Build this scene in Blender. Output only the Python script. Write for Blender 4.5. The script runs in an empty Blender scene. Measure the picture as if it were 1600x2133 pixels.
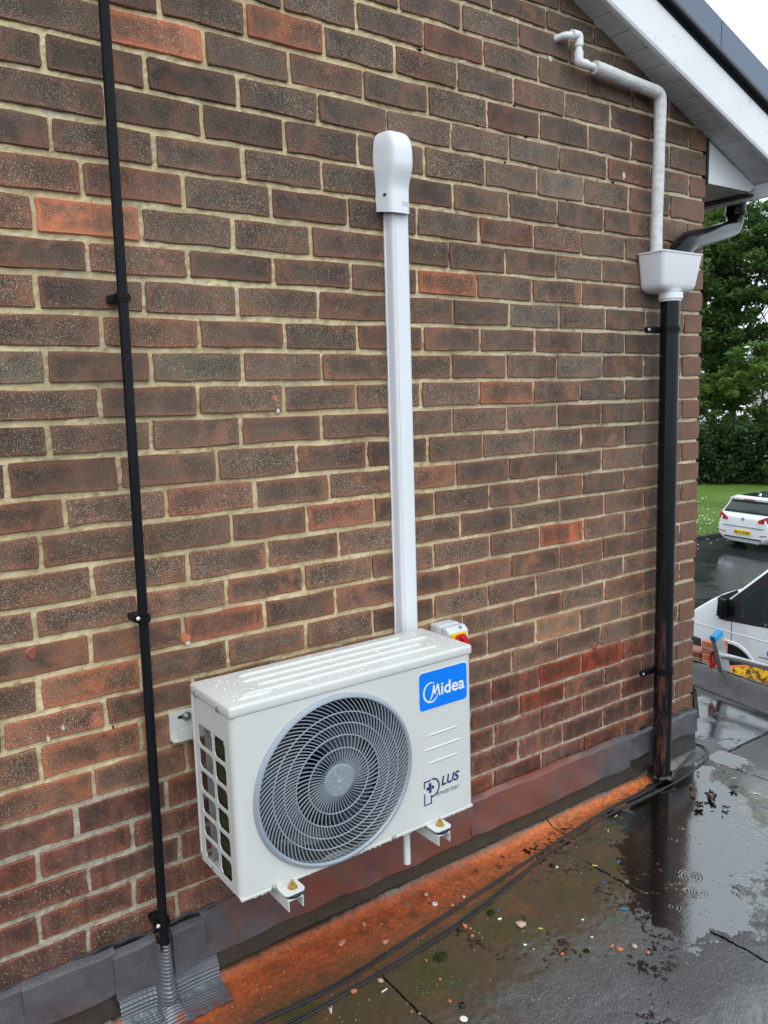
import bpy, bmesh, math, random
import numpy as np
from mathutils import Vector, Matrix
random.seed(7); np.random.seed(7)
S = bpy.context.scene
COL = S.collection
R_ = math.radians

# ------------------------------------------------------------------ camera
cam = bpy.data.cameras.new("camera"); camo = bpy.data.objects.new("camera", cam); COL.objects.link(camo)
YAW, PITCH, ROLL = 0.622902547, 0.137931060, -0.0289368661
fw = Vector((math.sin(YAW)*math.cos(PITCH), math.cos(YAW)*math.cos(PITCH), -math.sin(PITCH)))
rt = Vector((math.cos(YAW), -math.sin(YAW), 0)); up = rt.cross(fw)
r2 = rt*math.cos(ROLL)+up*math.sin(ROLL); u2 = up*math.cos(ROLL)-rt*math.sin(ROLL)
CAM = Vector((-2.83726, -1.85340, 1.46850))
camo.matrix_world = Matrix(((r2.x,u2.x,-fw.x,CAM.x),(r2.y,u2.y,-fw.y,CAM.y),(r2.z,u2.z,-fw.z,CAM.z),(0,0,0,1)))
cam.sensor_fit = 'HORIZONTAL'; cam.sensor_width = 36.0; cam.lens = 36.0*1700/1600
cam.clip_start = 0.05; cam.clip_end = 600
S.camera = camo

# ------------------------------------------------------------------ sky, sun, exposure
W = bpy.data.worlds.new("World"); S.world = W; W.use_nodes = True
wn = W.node_tree.nodes; wl = W.node_tree.links; wn.clear()
SUN_EL, SUN_AZ = R_(52), R_(205)      # azimuth measured from +y towards +x : behind and left of the camera
sky = wn.new('ShaderNodeTexSky'); sky.sky_type = 'NISHITA'; sky.sun_disc = False
sky.sun_elevation = SUN_EL; sky.sun_rotation = SUN_AZ; sky.dust_density = 6.0; sky.air_density = 1.0; sky.ozone_density = 1.0
mixw = wn.new('ShaderNodeMixRGB'); mixw.inputs[0].default_value = 0.82
mixw.inputs[2].default_value = (10.6, 11.9, 12.7, 1)          # the closed cloud layer
bg = wn.new('ShaderNodeBackground'); bg.inputs[1].default_value = 0.115
wo = wn.new('ShaderNodeOutputWorld')
wl.new(sky.outputs[0], mixw.inputs[1]); wl.new(mixw.outputs[0], bg.inputs[0]); wl.new(bg.outputs[0], wo.inputs[0])
sl = bpy.data.lights.new("sun", 'SUN'); sl.energy = 0.7; sl.angle = R_(40); sl.color = (1.0, 0.975, 0.94)
so = bpy.data.objects.new("sun", sl); COL.objects.link(so)
sd = Vector((math.sin(SUN_AZ)*math.cos(SUN_EL), math.cos(SUN_AZ)*math.cos(SUN_EL), math.sin(SUN_EL)))
so.rotation_euler = (-sd).to_track_quat('-Z', 'Y').to_euler(); so.location = (-3, -4, 6)
S.view_settings.view_transform = 'Standard'; S.view_settings.look = 'None'
S.view_settings.exposure = 0.30; S.view_settings.gamma = 1.0; S.view_settings.use_curve_mapping = False
S.render.engine = 'CYCLES'
try:
    S.cycles.max_bounces = 6; S.cycles.transparent_max_bounces = 8; S.cycles.use_denoising = True
    S.cycles.caustics_reflective = False; S.cycles.caustics_refractive = False
except Exception: pass

# ------------------------------------------------------------------ material helper
class NT:
    def __init__(s, name, rough=0.5, spec=0.5, col=(.5,.5,.5), metal=0.0):
        s.m = bpy.data.materials.new(name); s.m.use_nodes = True
        s.n = s.m.node_tree.nodes; s.l = s.m.node_tree.links; s.n.clear()
        s.out = s.n.new('ShaderNodeOutputMaterial'); s.b = s.n.new('ShaderNodeBsdfPrincipled')
        s.l.new(s.b.outputs[0], s.out.inputs[0])
        s.b.inputs['Roughness'].default_value = rough; s.b.inputs['Metallic'].default_value = metal
        s.b.inputs['Specular IOR Level'].default_value = spec
        s.b.inputs['Base Color'].default_value = (*col, 1)
        s._tc = None
    def put(s, sock, v):
        if hasattr(v, 'is_output'): s.l.new(v, sock)
        elif isinstance(v, (tuple, list)) and sock.type == 'RGBA' and len(v) == 3: sock.default_value = (*v, 1)
        else: sock.default_value = v
    def tc(s, o='Object'):
        if s._tc is None: s._tc = s.n.new('ShaderNodeTexCoord')
        return s._tc.outputs[o]
    def pos(s):
        return s.n.new('ShaderNodeNewGeometry').outputs['Position']
    def info(s, o):
        q = s.n.new('ShaderNodeObjectInfo'); return q.outputs[o]
    def math(s, op, a, b=0.0, c=None, clamp=False):
        q = s.n.new('ShaderNodeMath'); q.operation = op; q.use_clamp = clamp
        s.put(q.inputs[0], a); s.put(q.inputs[1], b)
        if c is not None: s.put(q.inputs[2], c)
        return q.outputs[0]
    def vmath(s, op, a, b):
        q = s.n.new('ShaderNodeVectorMath'); q.operation = op
        s.put(q.inputs[0], a); s.put(q.inputs[1], b); return q.outputs[0]
    def sep(s, v):
        q = s.n.new('ShaderNodeSeparateXYZ'); s.put(q.inputs[0], v); return q.outputs
    def comb(s, x, y, z):
        q = s.n.new('ShaderNodeCombineXYZ')
        for i, v in enumerate((x, y, z)): s.put(q.inputs[i], v)
        return q.outputs[0]
    def noise(s, vec, scale, detail=3, rough=0.55, dist=0.0, out=0):
        q = s.n.new('ShaderNodeTexNoise'); s.put(q.inputs['Vector'], vec); q.inputs['Scale'].default_value = scale
        q.inputs['Detail'].default_value = detail; q.inputs['Roughness'].default_value = rough; q.inputs['Distortion'].default_value = dist
        return q.outputs[out]
    def voro(s, vec, scale, out='Distance', feat='F1'):
        q = s.n.new('ShaderNodeTexVoronoi'); q.feature = feat; s.put(q.inputs['Vector'], vec); q.inputs['Scale'].default_value = scale
        return q.outputs[out]
    def ss(s, v, lo, hi):          # smoothstep
        q = s.n.new('ShaderNodeMapRange'); q.interpolation_type = 'SMOOTHSTEP'
        s.put(q.inputs[0], v); s.put(q.inputs[1], lo); s.put(q.inputs[2], hi); q.inputs[3].default_value = 0; q.inputs[4].default_value = 1
        return q.outputs[0]
    def mix(s, f, a, b, mode='MIX'):
        q = s.n.new('ShaderNodeMixRGB'); q.blend_type = mode
        s.put(q.inputs[0], f); s.put(q.inputs[1], a); s.put(q.inputs[2], b); return q.outputs[0]
    def bump(s, h, strength=0.3, dist=0.01, nrm=None):
        q = s.n.new('ShaderNodeBump'); s.put(q.inputs['Strength'], strength); q.inputs['Distance'].default_value = dist
        s.put(q.inputs['Height'], h)
        if nrm is not None: s.l.new(nrm, q.inputs['Normal'])
        return q.outputs[0]
    def set(s, **k):
        for a, v in k.items():
            s.put(s.b.inputs[{'col':'Base Color','rough':'Roughness','nrm':'Normal','spec':'Specular IOR Level','coat':'Coat Weight','ior':'IOR','croug':'Coat Roughness','trans':'Transmission Weight'}[a]], v)
        return s

def simple(name, col, rough=0.45, spec=0.5, metal=0.0, var=0.12, nscale=9.0, bump=0.0, bscale=120.0):
    t = NT(name, rough, spec, col, metal)
    n = t.noise(t.tc(), nscale, 4)
    f = t.ss(n, 0.3, 0.7)
    t.set(col=t.mix(f, tuple(c*(1-var) for c in col), tuple(min(1, c*(1+var*.6)) for c in col)))
    t.set(rough=t.math('ADD', t.math('MULTIPLY', n, 0.14), rough-0.07))
    if bump: t.set(nrm=t.bump(t.noise(t.tc(), bscale, 3), bump, 0.002))
    return t.m

# ------------------------------------------------------------------ mesh helper
class MB:
    def __init__(s): s.v = []; s.f = []
    def add(s, vs, fs):
        b = len(s.v); s.v += [tuple(map(float, q)) for q in vs]; s.f += [tuple(b+i for i in q) for q in fs]; return s
    def box(s, x0, x1, y0, y1, z0, z1):
        return s.add([(x0,y0,z0),(x1,y0,z0),(x1,y1,z0),(x0,y1,z0),(x0,y0,z1),(x1,y0,z1),(x1,y1,z1),(x0,y1,z1)],
                     [(0,3,2,1),(4,5,6,7),(0,1,5,4),(1,2,6,5),(2,3,7,6),(3,0,4,7)])
    def prism(s, poly, o, u, v, w):
        """polygon (a,b) in frame o+a*u+b*v, extruded by vector w"""
        o, u, v, w = Vector(o), Vector(u), Vector(v), Vector(w); n = len(poly)
        A = [o+u*a+v*b for a, b in poly]; B = [p+w for p in A]
        return s.add(A+B, [tuple(range(n))[::-1], tuple(range(n, 2*n))]+[(i, (i+1) % n, n+(i+1) % n, n+i) for i in range(n)])
    def obox(s, o, u, v, w):
        o, u, v, w = Vector(o), Vector(u), Vector(v), Vector(w)
        P = [o, o+u, o+u+v, o+v]; P = P+[p+w for p in P]
        return s.add(P, [(0,3,2,1),(4,5,6,7),(0,1,5,4),(1,2,6,5),(2,3,7,6),(3,0,4,7)])
    def tube(s, path, r, n=12, caps=True, closed=False):
        P = [Vector(p) for p in path]; m = len(P)
        rs = r if isinstance(r, (list, tuple)) else [r]*m
        T = []
        for i in range(m):
            a = P[(i-1) % m] if (closed or i) else P[i]; b = P[(i+1) % m] if (closed or i < m-1) else P[i]
            T.append((b-a).normalized())
        ref = Vector((0,0,1)) if abs(T[0].z) < .9 else Vector((1,0,0))
        N = (ref-T[0]*ref.dot(T[0])).normalized(); vs = []
        for i in range(m):
            N = (N-T[i]*N.dot(T[i])).normalized(); B = T[i].cross(N)
            for k in range(n):
                a = 2*math.pi*k/n; vs.append(P[i]+(N*math.cos(a)+B*math.sin(a))*rs[i])
        fs = []
        for i in range(m if closed else m-1):
            j = (i+1) % m
            for k in range(n): fs.append((i*n+k, i*n+(k+1) % n, j*n+(k+1) % n, j*n+k))
        if caps and not closed: fs += [tuple(range(n))[::-1], tuple(range((m-1)*n, m*n))]
        return s.add(vs, fs)
    def lathe(s, prof, c, ax, n=20, caps=True):
        """profile of (radius, height along ax)"""
        ax = Vector(ax).normalized(); c = Vector(c)
        ref = Vector((0,0,1)) if abs(ax.z) < .9 else Vector((1,0,0)); N = (ref-ax*ref.dot(ax)).normalized(); B = ax.cross(N)
        vs = [c+ax*h+(N*math.cos(2*math.pi*k/n)+B*math.sin(2*math.pi*k/n))*r for r, h in prof for k in range(n)]
        m = len(prof); fs = [(i*n+k, i*n+(k+1) % n, (i+1)*n+(k+1) % n, (i+1)*n+k) for i in range(m-1) for k in range(n)]
        if caps: fs += [tuple(range(n))[::-1], tuple(range((m-1)*n, m*n))]
        return s.add(vs, fs)
    def grid(s, fn, nu, nv):
        vs = [fn(i/nu, j/nv) for j in range(nv+1) for i in range(nu+1)]
        return s.add(vs, [(j*(nu+1)+i, j*(nu+1)+i+1, (j+1)*(nu+1)+i+1, (j+1)*(nu+1)+i) for j in range(nv) for i in range(nu)])

LOC = {}
def mesh_obj(name, mb, mat, origin=(0,0,0), parent=None, bev=0.0, seg=2, smooth=False, kind=None, fix=True):
    me = bpy.data.meshes.new(name); o0 = Vector(origin)
    me.from_pydata([tuple(Vector(q)-o0) for q in mb.v], [], mb.f)
    if bev or fix:
        bm = bmesh.new(); bm.from_mesh(me)
        if fix: bmesh.ops.recalc_face_normals(bm, faces=bm.faces)
        if bev:
            es = [e for e in bm.edges if len(e.link_faces) == 2 and e.calc_face_angle(0) > 0.5]
            bmesh.ops.bevel(bm, geom=es, offset=bev, segments=seg, profile=0.5, affect='EDGES', clamp_overlap=True)
        bm.to_mesh(me); bm.free()
    if smooth:
        me.shade_smooth()
        me.set_sharp_from_angle(angle=R_(38))
    me.materials.append(mat)
    ob = bpy.data.objects.new(name, me); COL.objects.link(ob)
    pl = LOC[parent.name] if parent is not None else Vector((0,0,0))
    ob.location = o0-pl; LOC[ob.name] = o0.copy()
    if parent is not None: ob.parent = parent
    if kind: ob['kind'] = kind
    return ob
def tag(o, label=None, cat=None, group=None, kind=None):
    if label: o['label'] = label
    if cat: o['category'] = cat
    if group: o['group'] = group
    if kind: o['kind'] = kind
    return o
def thing(name, label, cat, loc, group=None):
    o = bpy.data.objects.new(name, None); o.empty_display_size = .05; COL.objects.link(o); o.location = loc; LOC[o.name] = Vector(loc)
    return tag(o, label, cat, group)
def part(name, mb, mat, parent, **k):
    k.setdefault('origin', tuple(LOC[parent.name])); return mesh_obj(name, mb, mat, parent=parent, **k)
def single(name, mb, mat, label, cat, origin, group=None, **k):
    return tag(mesh_obj(name, mb, mat, origin=origin, **k), label, cat, group)
def text_mb(txt, h, o, u, v, n, shear=0.0, space=1.0, off=0.0004, bold=0.0, width=None):
    """lettering as flat print: text of cap height h from o along u, up v, facing n"""
    cu = bpy.data.curves.new("lettering", 'FONT'); cu.body = txt; cu.size = 1.0; cu.shear = shear; cu.space_character = space; cu.offset = bold; cu.resolution_u = 4
    ob = bpy.data.objects.new("lettering", cu); COL.objects.link(ob)
    bpy.context.view_layer.update()
    me = ob.evaluated_get(bpy.context.evaluated_depsgraph_get()).to_mesh()
    o, u, v, n = Vector(o), Vector(u), Vector(v), Vector(n); k = h/0.69
    vx = [q.co.copy() for q in me.vertices]; x0 = min(q.x for q in vx); x1 = max(q.x for q in vx)
    kx = k if width is None else width/(x1-x0)
    mb = MB(); mb.add([o+u*((q.x-x0)*kx)+v*(q.y*k)+n*off for q in vx], [tuple(p.vertices) for p in me.polygons])
    ob.to_mesh_clear(); bpy.data.objects.remove(ob); bpy.data.curves.remove(cu)
    return mb
def smooth_path(pts, sub=6):
    P = [Vector(p) for p in pts]; out = []
    for i in range(len(P)-1):
        a, b, c, d = P[max(i-1,0)], P[i], P[i+1], P[min(i+2,len(P)-1)]
        for k in range(sub):
            t = k/sub; out.append(0.5*((2*b)+(c-a)*t+(2*a-5*b+4*c-d)*t*t+(3*b-3*c+d-a)*t*t*t))
    return out+[P[-1]]
def round_path(pts, r, n=6):
    """polyline with filleted corners"""
    P = [Vector(p) for p in pts]; out = [P[0]]
    for i in range(1, len(P)-1):
        a = (P[i-1]-P[i]); b = (P[i+1]-P[i]); q = min(r, a.length*.45, b.length*.45)
        A = P[i]+a.normalized()*q; B = P[i]+b.normalized()*q
        for k in range(n+1):
            t = k/n; out.append(A*(1-t)**2+P[i]*2*t*(1-t)+B*t*t)
    return out+[P[-1]]
def vnoise(x, y, seed=0):
    """value noise on numpy arrays, about -1..1"""
    xi = np.floor(x).astype(np.int64); yi = np.floor(y).astype(np.int64); fx = x-xi; fy = y-yi
    fx = fx*fx*(3-2*fx); fy = fy*fy*(3-2*fy)
    def h(a, b):
        q = (a*374761393+b*668265263+seed*974711) & 0x7fffffff
        q = ((q ^ (q >> 13))*1274126177) & 0x7fffffff
        return ((q ^ (q >> 16)) & 0xffff)/32767.5-1
    return (h(xi,yi)*(1-fx)+h(xi+1,yi)*fx)*(1-fy)+(h(xi,yi+1)*(1-fx)+h(xi+1,yi+1)*fx)*fy
def sstep(v, a, b):
    t = np.clip((v-a)/(b-a), 0, 1); return t*t*(3-2*t)
# ------------------------------------------------------------------ measured joints: bed joint heights (at x=-2.6, at the corner) and upright joints per course
J={0: (2.2361, 2.2468), 1: (2.1575, 2.1658), 2: (2.0757, 2.0794), 3: (1.9952, 1.9978), 4: (1.913, 1.9157), 5: (1.8296, 1.833), 6: (1.7523, 1.7552), 7: (1.6713, 1.675), 8: (1.5946, 1.5978), 9: (1.5154, 1.5165), 10: (1.4385, 1.4364), 11: (1.3614, 1.3558), 12: (1.2775, 1.2764), 13: (1.2018, 1.1966), 14: (1.1189, 1.1199), 15: (1.0386, 1.0427), 16: (0.9642, 0.962), 17: (0.8848, 0.8811), 18: (0.8025, 0.8081), 19: (0.7305, 0.7277), 20: (0.6454, 0.6467), 21: (0.5673, 0.5661), 22: (0.4873, 0.4839), 23: (0.414, 0.4106), 24: (0.3419, 0.3336), 25: (0.2653, 0.253), -1: (2.3199, 2.3306), -2: (2.4029, 2.4136), -3: (2.4833, 2.494), -4: (2.5612, 2.5719), -5: (2.6245, 2.6352), 26: (0.1873, 0.175), 27: (0.1093, 0.097), -6: (2.704, 2.7147), -7: (2.7835, 2.7942), -8: (2.863, 2.8737), -9: (2.9425, 2.9532), -10: (3.022, 3.0327), -11: (3.1015, 3.1122), -12: (3.181, 3.1917), -13: (3.2605, 3.2712), -14: (3.34, 3.3507)}
ROWS={-14: [-3.9325, -3.7075, -3.4825, -3.2575, -3.0325, -2.8075, -2.5825, -2.3575, -2.1325, -1.9075, -1.6825, -1.4575, -1.2325, -1.0075, -0.7825, -0.5575, -0.3325, -0.1075], -13: [-4.045, -3.82, -3.595, -3.37, -3.145, -2.92, -2.695, -2.47, -2.245, -2.02, -1.795, -1.57, -1.345, -1.12, -0.895, -0.67, -0.445, -0.22], -12: [-3.9325, -3.7075, -3.4825, -3.2575, -3.0325, -2.8075, -2.5825, -2.3575, -2.1325, -1.9075, -1.6825, -1.4575, -1.2325, -1.0075, -0.7825, -0.5575, -0.3325, -0.1075], -11: [-4.045, -3.82, -3.595, -3.37, -3.145, -2.92, -2.695, -2.47, -2.245, -2.02, -1.795, -1.57, -1.345, -1.12, -0.895, -0.67, -0.445, -0.22], -10: [-3.9325, -3.7075, -3.4825, -3.2575, -3.0325, -2.8075, -2.5825, -2.3575, -2.1325, -1.9075, -1.6825, -1.4575, -1.2325, -1.0075, -0.7825, -0.5575, -0.3325, -0.1075], -9: [-4.045, -3.82, -3.595, -3.37, -3.145, -2.92, -2.695, -2.47, -2.245, -2.02, -1.795, -1.57, -1.345, -1.12, -0.895, -0.67, -0.445, -0.22], -8: [-3.9325, -3.7075, -3.4825, -3.2575, -3.0325, -2.8075, -2.5825, -2.3575, -2.1325, -1.9075, -1.6825, -1.4575, -1.2325, -1.0075, -0.7825, -0.5575, -0.3325, -0.1075], -7: [-4.045, -3.82, -3.595, -3.37, -3.145, -2.92, -2.695, -2.47, -2.245, -2.02, -1.795, -1.57, -1.345, -1.12, -0.895, -0.67, -0.445, -0.22], -6: [-3.9325, -3.7075, -3.4825, -3.2575, -3.0325, -2.8075, -2.5825, -2.3575, -2.1325, -1.9075, -1.6825, -1.4575, -1.2325, -1.0075, -0.7825, -0.5575, -0.3325, -0.1075], -5: [-3.7722, -3.5472, -3.3222, -3.0972, -2.8722, -2.6472, -2.4222, -2.1972, -1.9722, -1.7472, -1.5222, -1.2972, -1.0722, -0.8448, -0.627, -0.4235, -0.22], -4: [-3.8818, -3.6568, -3.4318, -3.2068, -2.9818, -2.7568, -2.5318, -2.3068, -2.0818, -1.8568, -1.6318, -1.4068, -1.1884, -0.9632, -0.74, -0.5188, -0.3132, -0.1075], -3: [-3.7909, -3.5659, -3.3409, -3.1159, -2.8909, -2.6659, -2.4409, -2.2159, -1.9909, -1.7659, -1.5486, -1.3281, -1.1074, -0.8799, -0.6546, -0.4287, -0.22], -2: [-3.8797, -3.6547, -3.4297, -3.2047, -2.9797, -2.7547, -2.5297, -2.3047, -2.0797, -1.8692, -1.6496, -1.4273, -1.207, -0.9846, -0.7616, -0.5396, -0.3184, -0.1002], -1: [-3.7812, -3.5562, -3.3312, -3.1062, -2.8812, -2.6562, -2.4312, -2.2062, -1.9773, -1.7544, -1.5326, -1.3166, -1.0949, -0.8742, -0.6497, -0.4292, -0.2146], 0: [-3.9109, -3.6859, -3.4609, -3.2359, -3.0109, -2.7859, -2.5609, -2.3359, -2.1218, -1.8987, -1.6756, -1.4609, -1.2331, -1.0062, -0.7879, -0.5531, -0.3221, -0.0967], 1: [-3.7872, -3.5622, -3.3372, -3.1122, -2.8872, -2.6622, -2.4372, -2.2122, -1.9934, -1.7763, -1.5573, -1.3331, -1.1051, -0.8854, -0.6694, -0.4387, -0.2093], 2: [-3.9089, -3.6839, -3.4589, -3.2339, -3.0089, -2.7839, -2.5589, -2.3339, -2.1134, -1.8931, -1.6717, -1.4586, -1.2314, -1.008, -0.7943, -0.5693, -0.3353, -0.1052], 3: [-3.8526, -3.6276, -3.4026, -3.1776, -2.9526, -2.7276, -2.5026, -2.2776, -2.0497, -1.8223, -1.5943, -1.3634, -1.1307, -0.9021, -0.6799, -0.4549, -0.2125], 4: [-3.7316, -3.5066, -3.2816, -3.0566, -2.8316, -2.6066, -2.3816, -2.1547, -1.9292, -1.7123, -1.4804, -1.2496, -1.0249, -0.7987, -0.5733, -0.3407, -0.105], 5: [-3.8541, -3.6291, -3.4041, -3.1791, -2.9541, -2.7291, -2.5041, -2.2791, -2.0498, -1.823, -1.5919, -1.3682, -1.1412, -0.9082, -0.6788, -0.4544, -0.2074], 6: [-3.7401, -3.5151, -3.2901, -3.0651, -2.8401, -2.6151, -2.3901, -2.1582, -1.9271, -1.6968, -1.4698, -1.2368, -1.0094, -0.785, -0.5552, -0.334, -0.108], 7: [-3.8351, -3.6101, -3.3851, -3.1601, -2.9351, -2.7101, -2.4851, -2.2601, -2.0314, -1.8013, -1.5767, -1.3519, -1.1323, -0.8982, -0.6741, -0.4515, -0.2053], 8: [-3.7337, -3.5087, -3.2837, -3.0587, -2.8337, -2.6087, -2.3837, -2.1535, -1.9221, -1.6938, -1.4735, -1.2478, -1.0234, -0.7962, -0.5694, -0.3439, -0.1173], 9: [-3.8501, -3.6251, -3.4001, -3.1751, -2.9501, -2.7251, -2.5001, -2.2751, -2.045, -1.8122, -1.5861, -1.3626, -1.1379, -0.9055, -0.6814, -0.4485, -0.2002], 10: [-3.7405, -3.5155, -3.2905, -3.0655, -2.8405, -2.6155, -2.3905, -2.1644, -1.935, -1.701, -1.4773, -1.2467, -1.0231, -0.7915, -0.5712, -0.3358, -0.1115], 11: [-3.8328, -3.6078, -3.3828, -3.1578, -2.9328, -2.7078, -2.4828, -2.2439, -2.0053, -1.7822, -1.5573, -1.3421, -1.1248, -0.9008, -0.6755, -0.4455, -0.1952], 12: [-3.7193, -3.4943, -3.2693, -3.0443, -2.8193, -2.5943, -2.3693, -2.1384, -1.9057, -1.6842, -1.4625, -1.238, -1.0165, -0.796, -0.5692, -0.3389, -0.1088], 13: [-3.7759, -3.5509, -3.3259, -3.1009, -2.8759, -2.6509, -2.4259, -2.2017, -1.9751, -1.758, -1.5389, -1.3219, -1.1031, -0.8815, -0.6647, -0.4466, -0.1961], 14: [-3.8984, -3.6734, -3.4484, -3.2234, -2.9984, -2.7734, -2.5484, -2.3234, -2.095, -1.8776, -1.6605, -1.4402, -1.2222, -1.0054, -0.7784, -0.5532, -0.331, -0.1079], 15: [-3.8018, -3.5768, -3.3518, -3.1268, -2.9018, -2.6768, -2.4518, -2.221, -1.9989, -1.776, -1.553, -1.3297, -1.1024, -0.8787, -0.661, -0.4397, -0.1943], 16: [-3.9135, -3.6885, -3.4635, -3.2385, -3.0135, -2.7885, -2.5635, -2.3385, -2.1162, -1.8958, -1.6781, -1.4522, -1.2284, -1.0091, -0.784, -0.5589, -0.3342, -0.1068], 17: [-3.8069, -3.5819, -3.3569, -3.1319, -2.9069, -2.6819, -2.4569, -2.2253, -2.0044, -1.7762, -1.5556, -1.332, -1.113, -0.8951, -0.6648, -0.4449, -0.1924], 18: [-3.886, -3.661, -3.436, -3.211, -2.986, -2.761, -2.536, -2.3168, -2.1016, -1.8812, -1.6608, -1.4404, -1.2199, -0.9976, -0.7719, -0.5491, -0.322, -0.1045], 19: [-3.8177, -3.5927, -3.3677, -3.1427, -2.9177, -2.6927, -2.4677, -2.2387, -2.014, -1.7893, -1.5647, -1.34, -1.1154, -0.8969, -0.6737, -0.4516, -0.1935], 20: [-3.7053, -3.4803, -3.2553, -3.0303, -2.8053, -2.5803, -2.3553, -2.1296, -1.9057, -1.6818, -1.4579, -1.234, -1.0101, -0.7896, -0.5668, -0.3338, -0.1066], 21: [-3.7515, -3.5265, -3.3015, -3.0765, -2.8515, -2.6265, -2.4015, -2.1867, -1.9696, -1.7524, -1.5353, -1.3182, -1.101, -0.8803, -0.6689, -0.4432, -0.1916], 22: [-3.8403, -3.6153, -3.3903, -3.1653, -2.9403, -2.7153, -2.4903, -2.2766, -2.0597, -1.8428, -1.6259, -1.4089, -1.192, -0.9751, -0.7591, -0.5423, -0.3272, -0.1137], 23: [-3.7332, -3.5082, -3.2832, -3.0582, -2.8332, -2.6082, -2.3832, -2.1614, -1.9472, -1.733, -1.5188, -1.3046, -1.0905, -0.8727, -0.6615, -0.4461, -0.1931], 24: [-3.8504, -3.6254, -3.4004, -3.1754, -2.9504, -2.7254, -2.5004, -2.2826, -2.0658, -1.849, -1.6323, -1.4155, -1.1987, -0.982, -0.7649, -0.5497, -0.3309, -0.1163], 25: [-3.7466, -3.5216, -3.2966, -3.0716, -2.8466, -2.6216, -2.3966, -2.1798, -1.9632, -1.7466, -1.53, -1.3135, -1.0969, -0.8732, -0.6552, -0.4391, -0.1883], 26: [-3.9325, -3.7075, -3.4825, -3.2575, -3.0325, -2.8075, -2.5825, -2.3575, -2.1325, -1.9075, -1.6825, -1.4575, -1.2325, -1.0075, -0.7825, -0.5575, -0.3325, -0.1075]}
# ------------------------------------------------------------------ tables measured on the wall
GROUND = -2.9
def jz(k, x):
    a, b = J[k]; return a+(b-a)*(x+2.6)/2.6
def roof_z(x): return 2.390-0.398*x        # underside of the verge soffit

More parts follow.
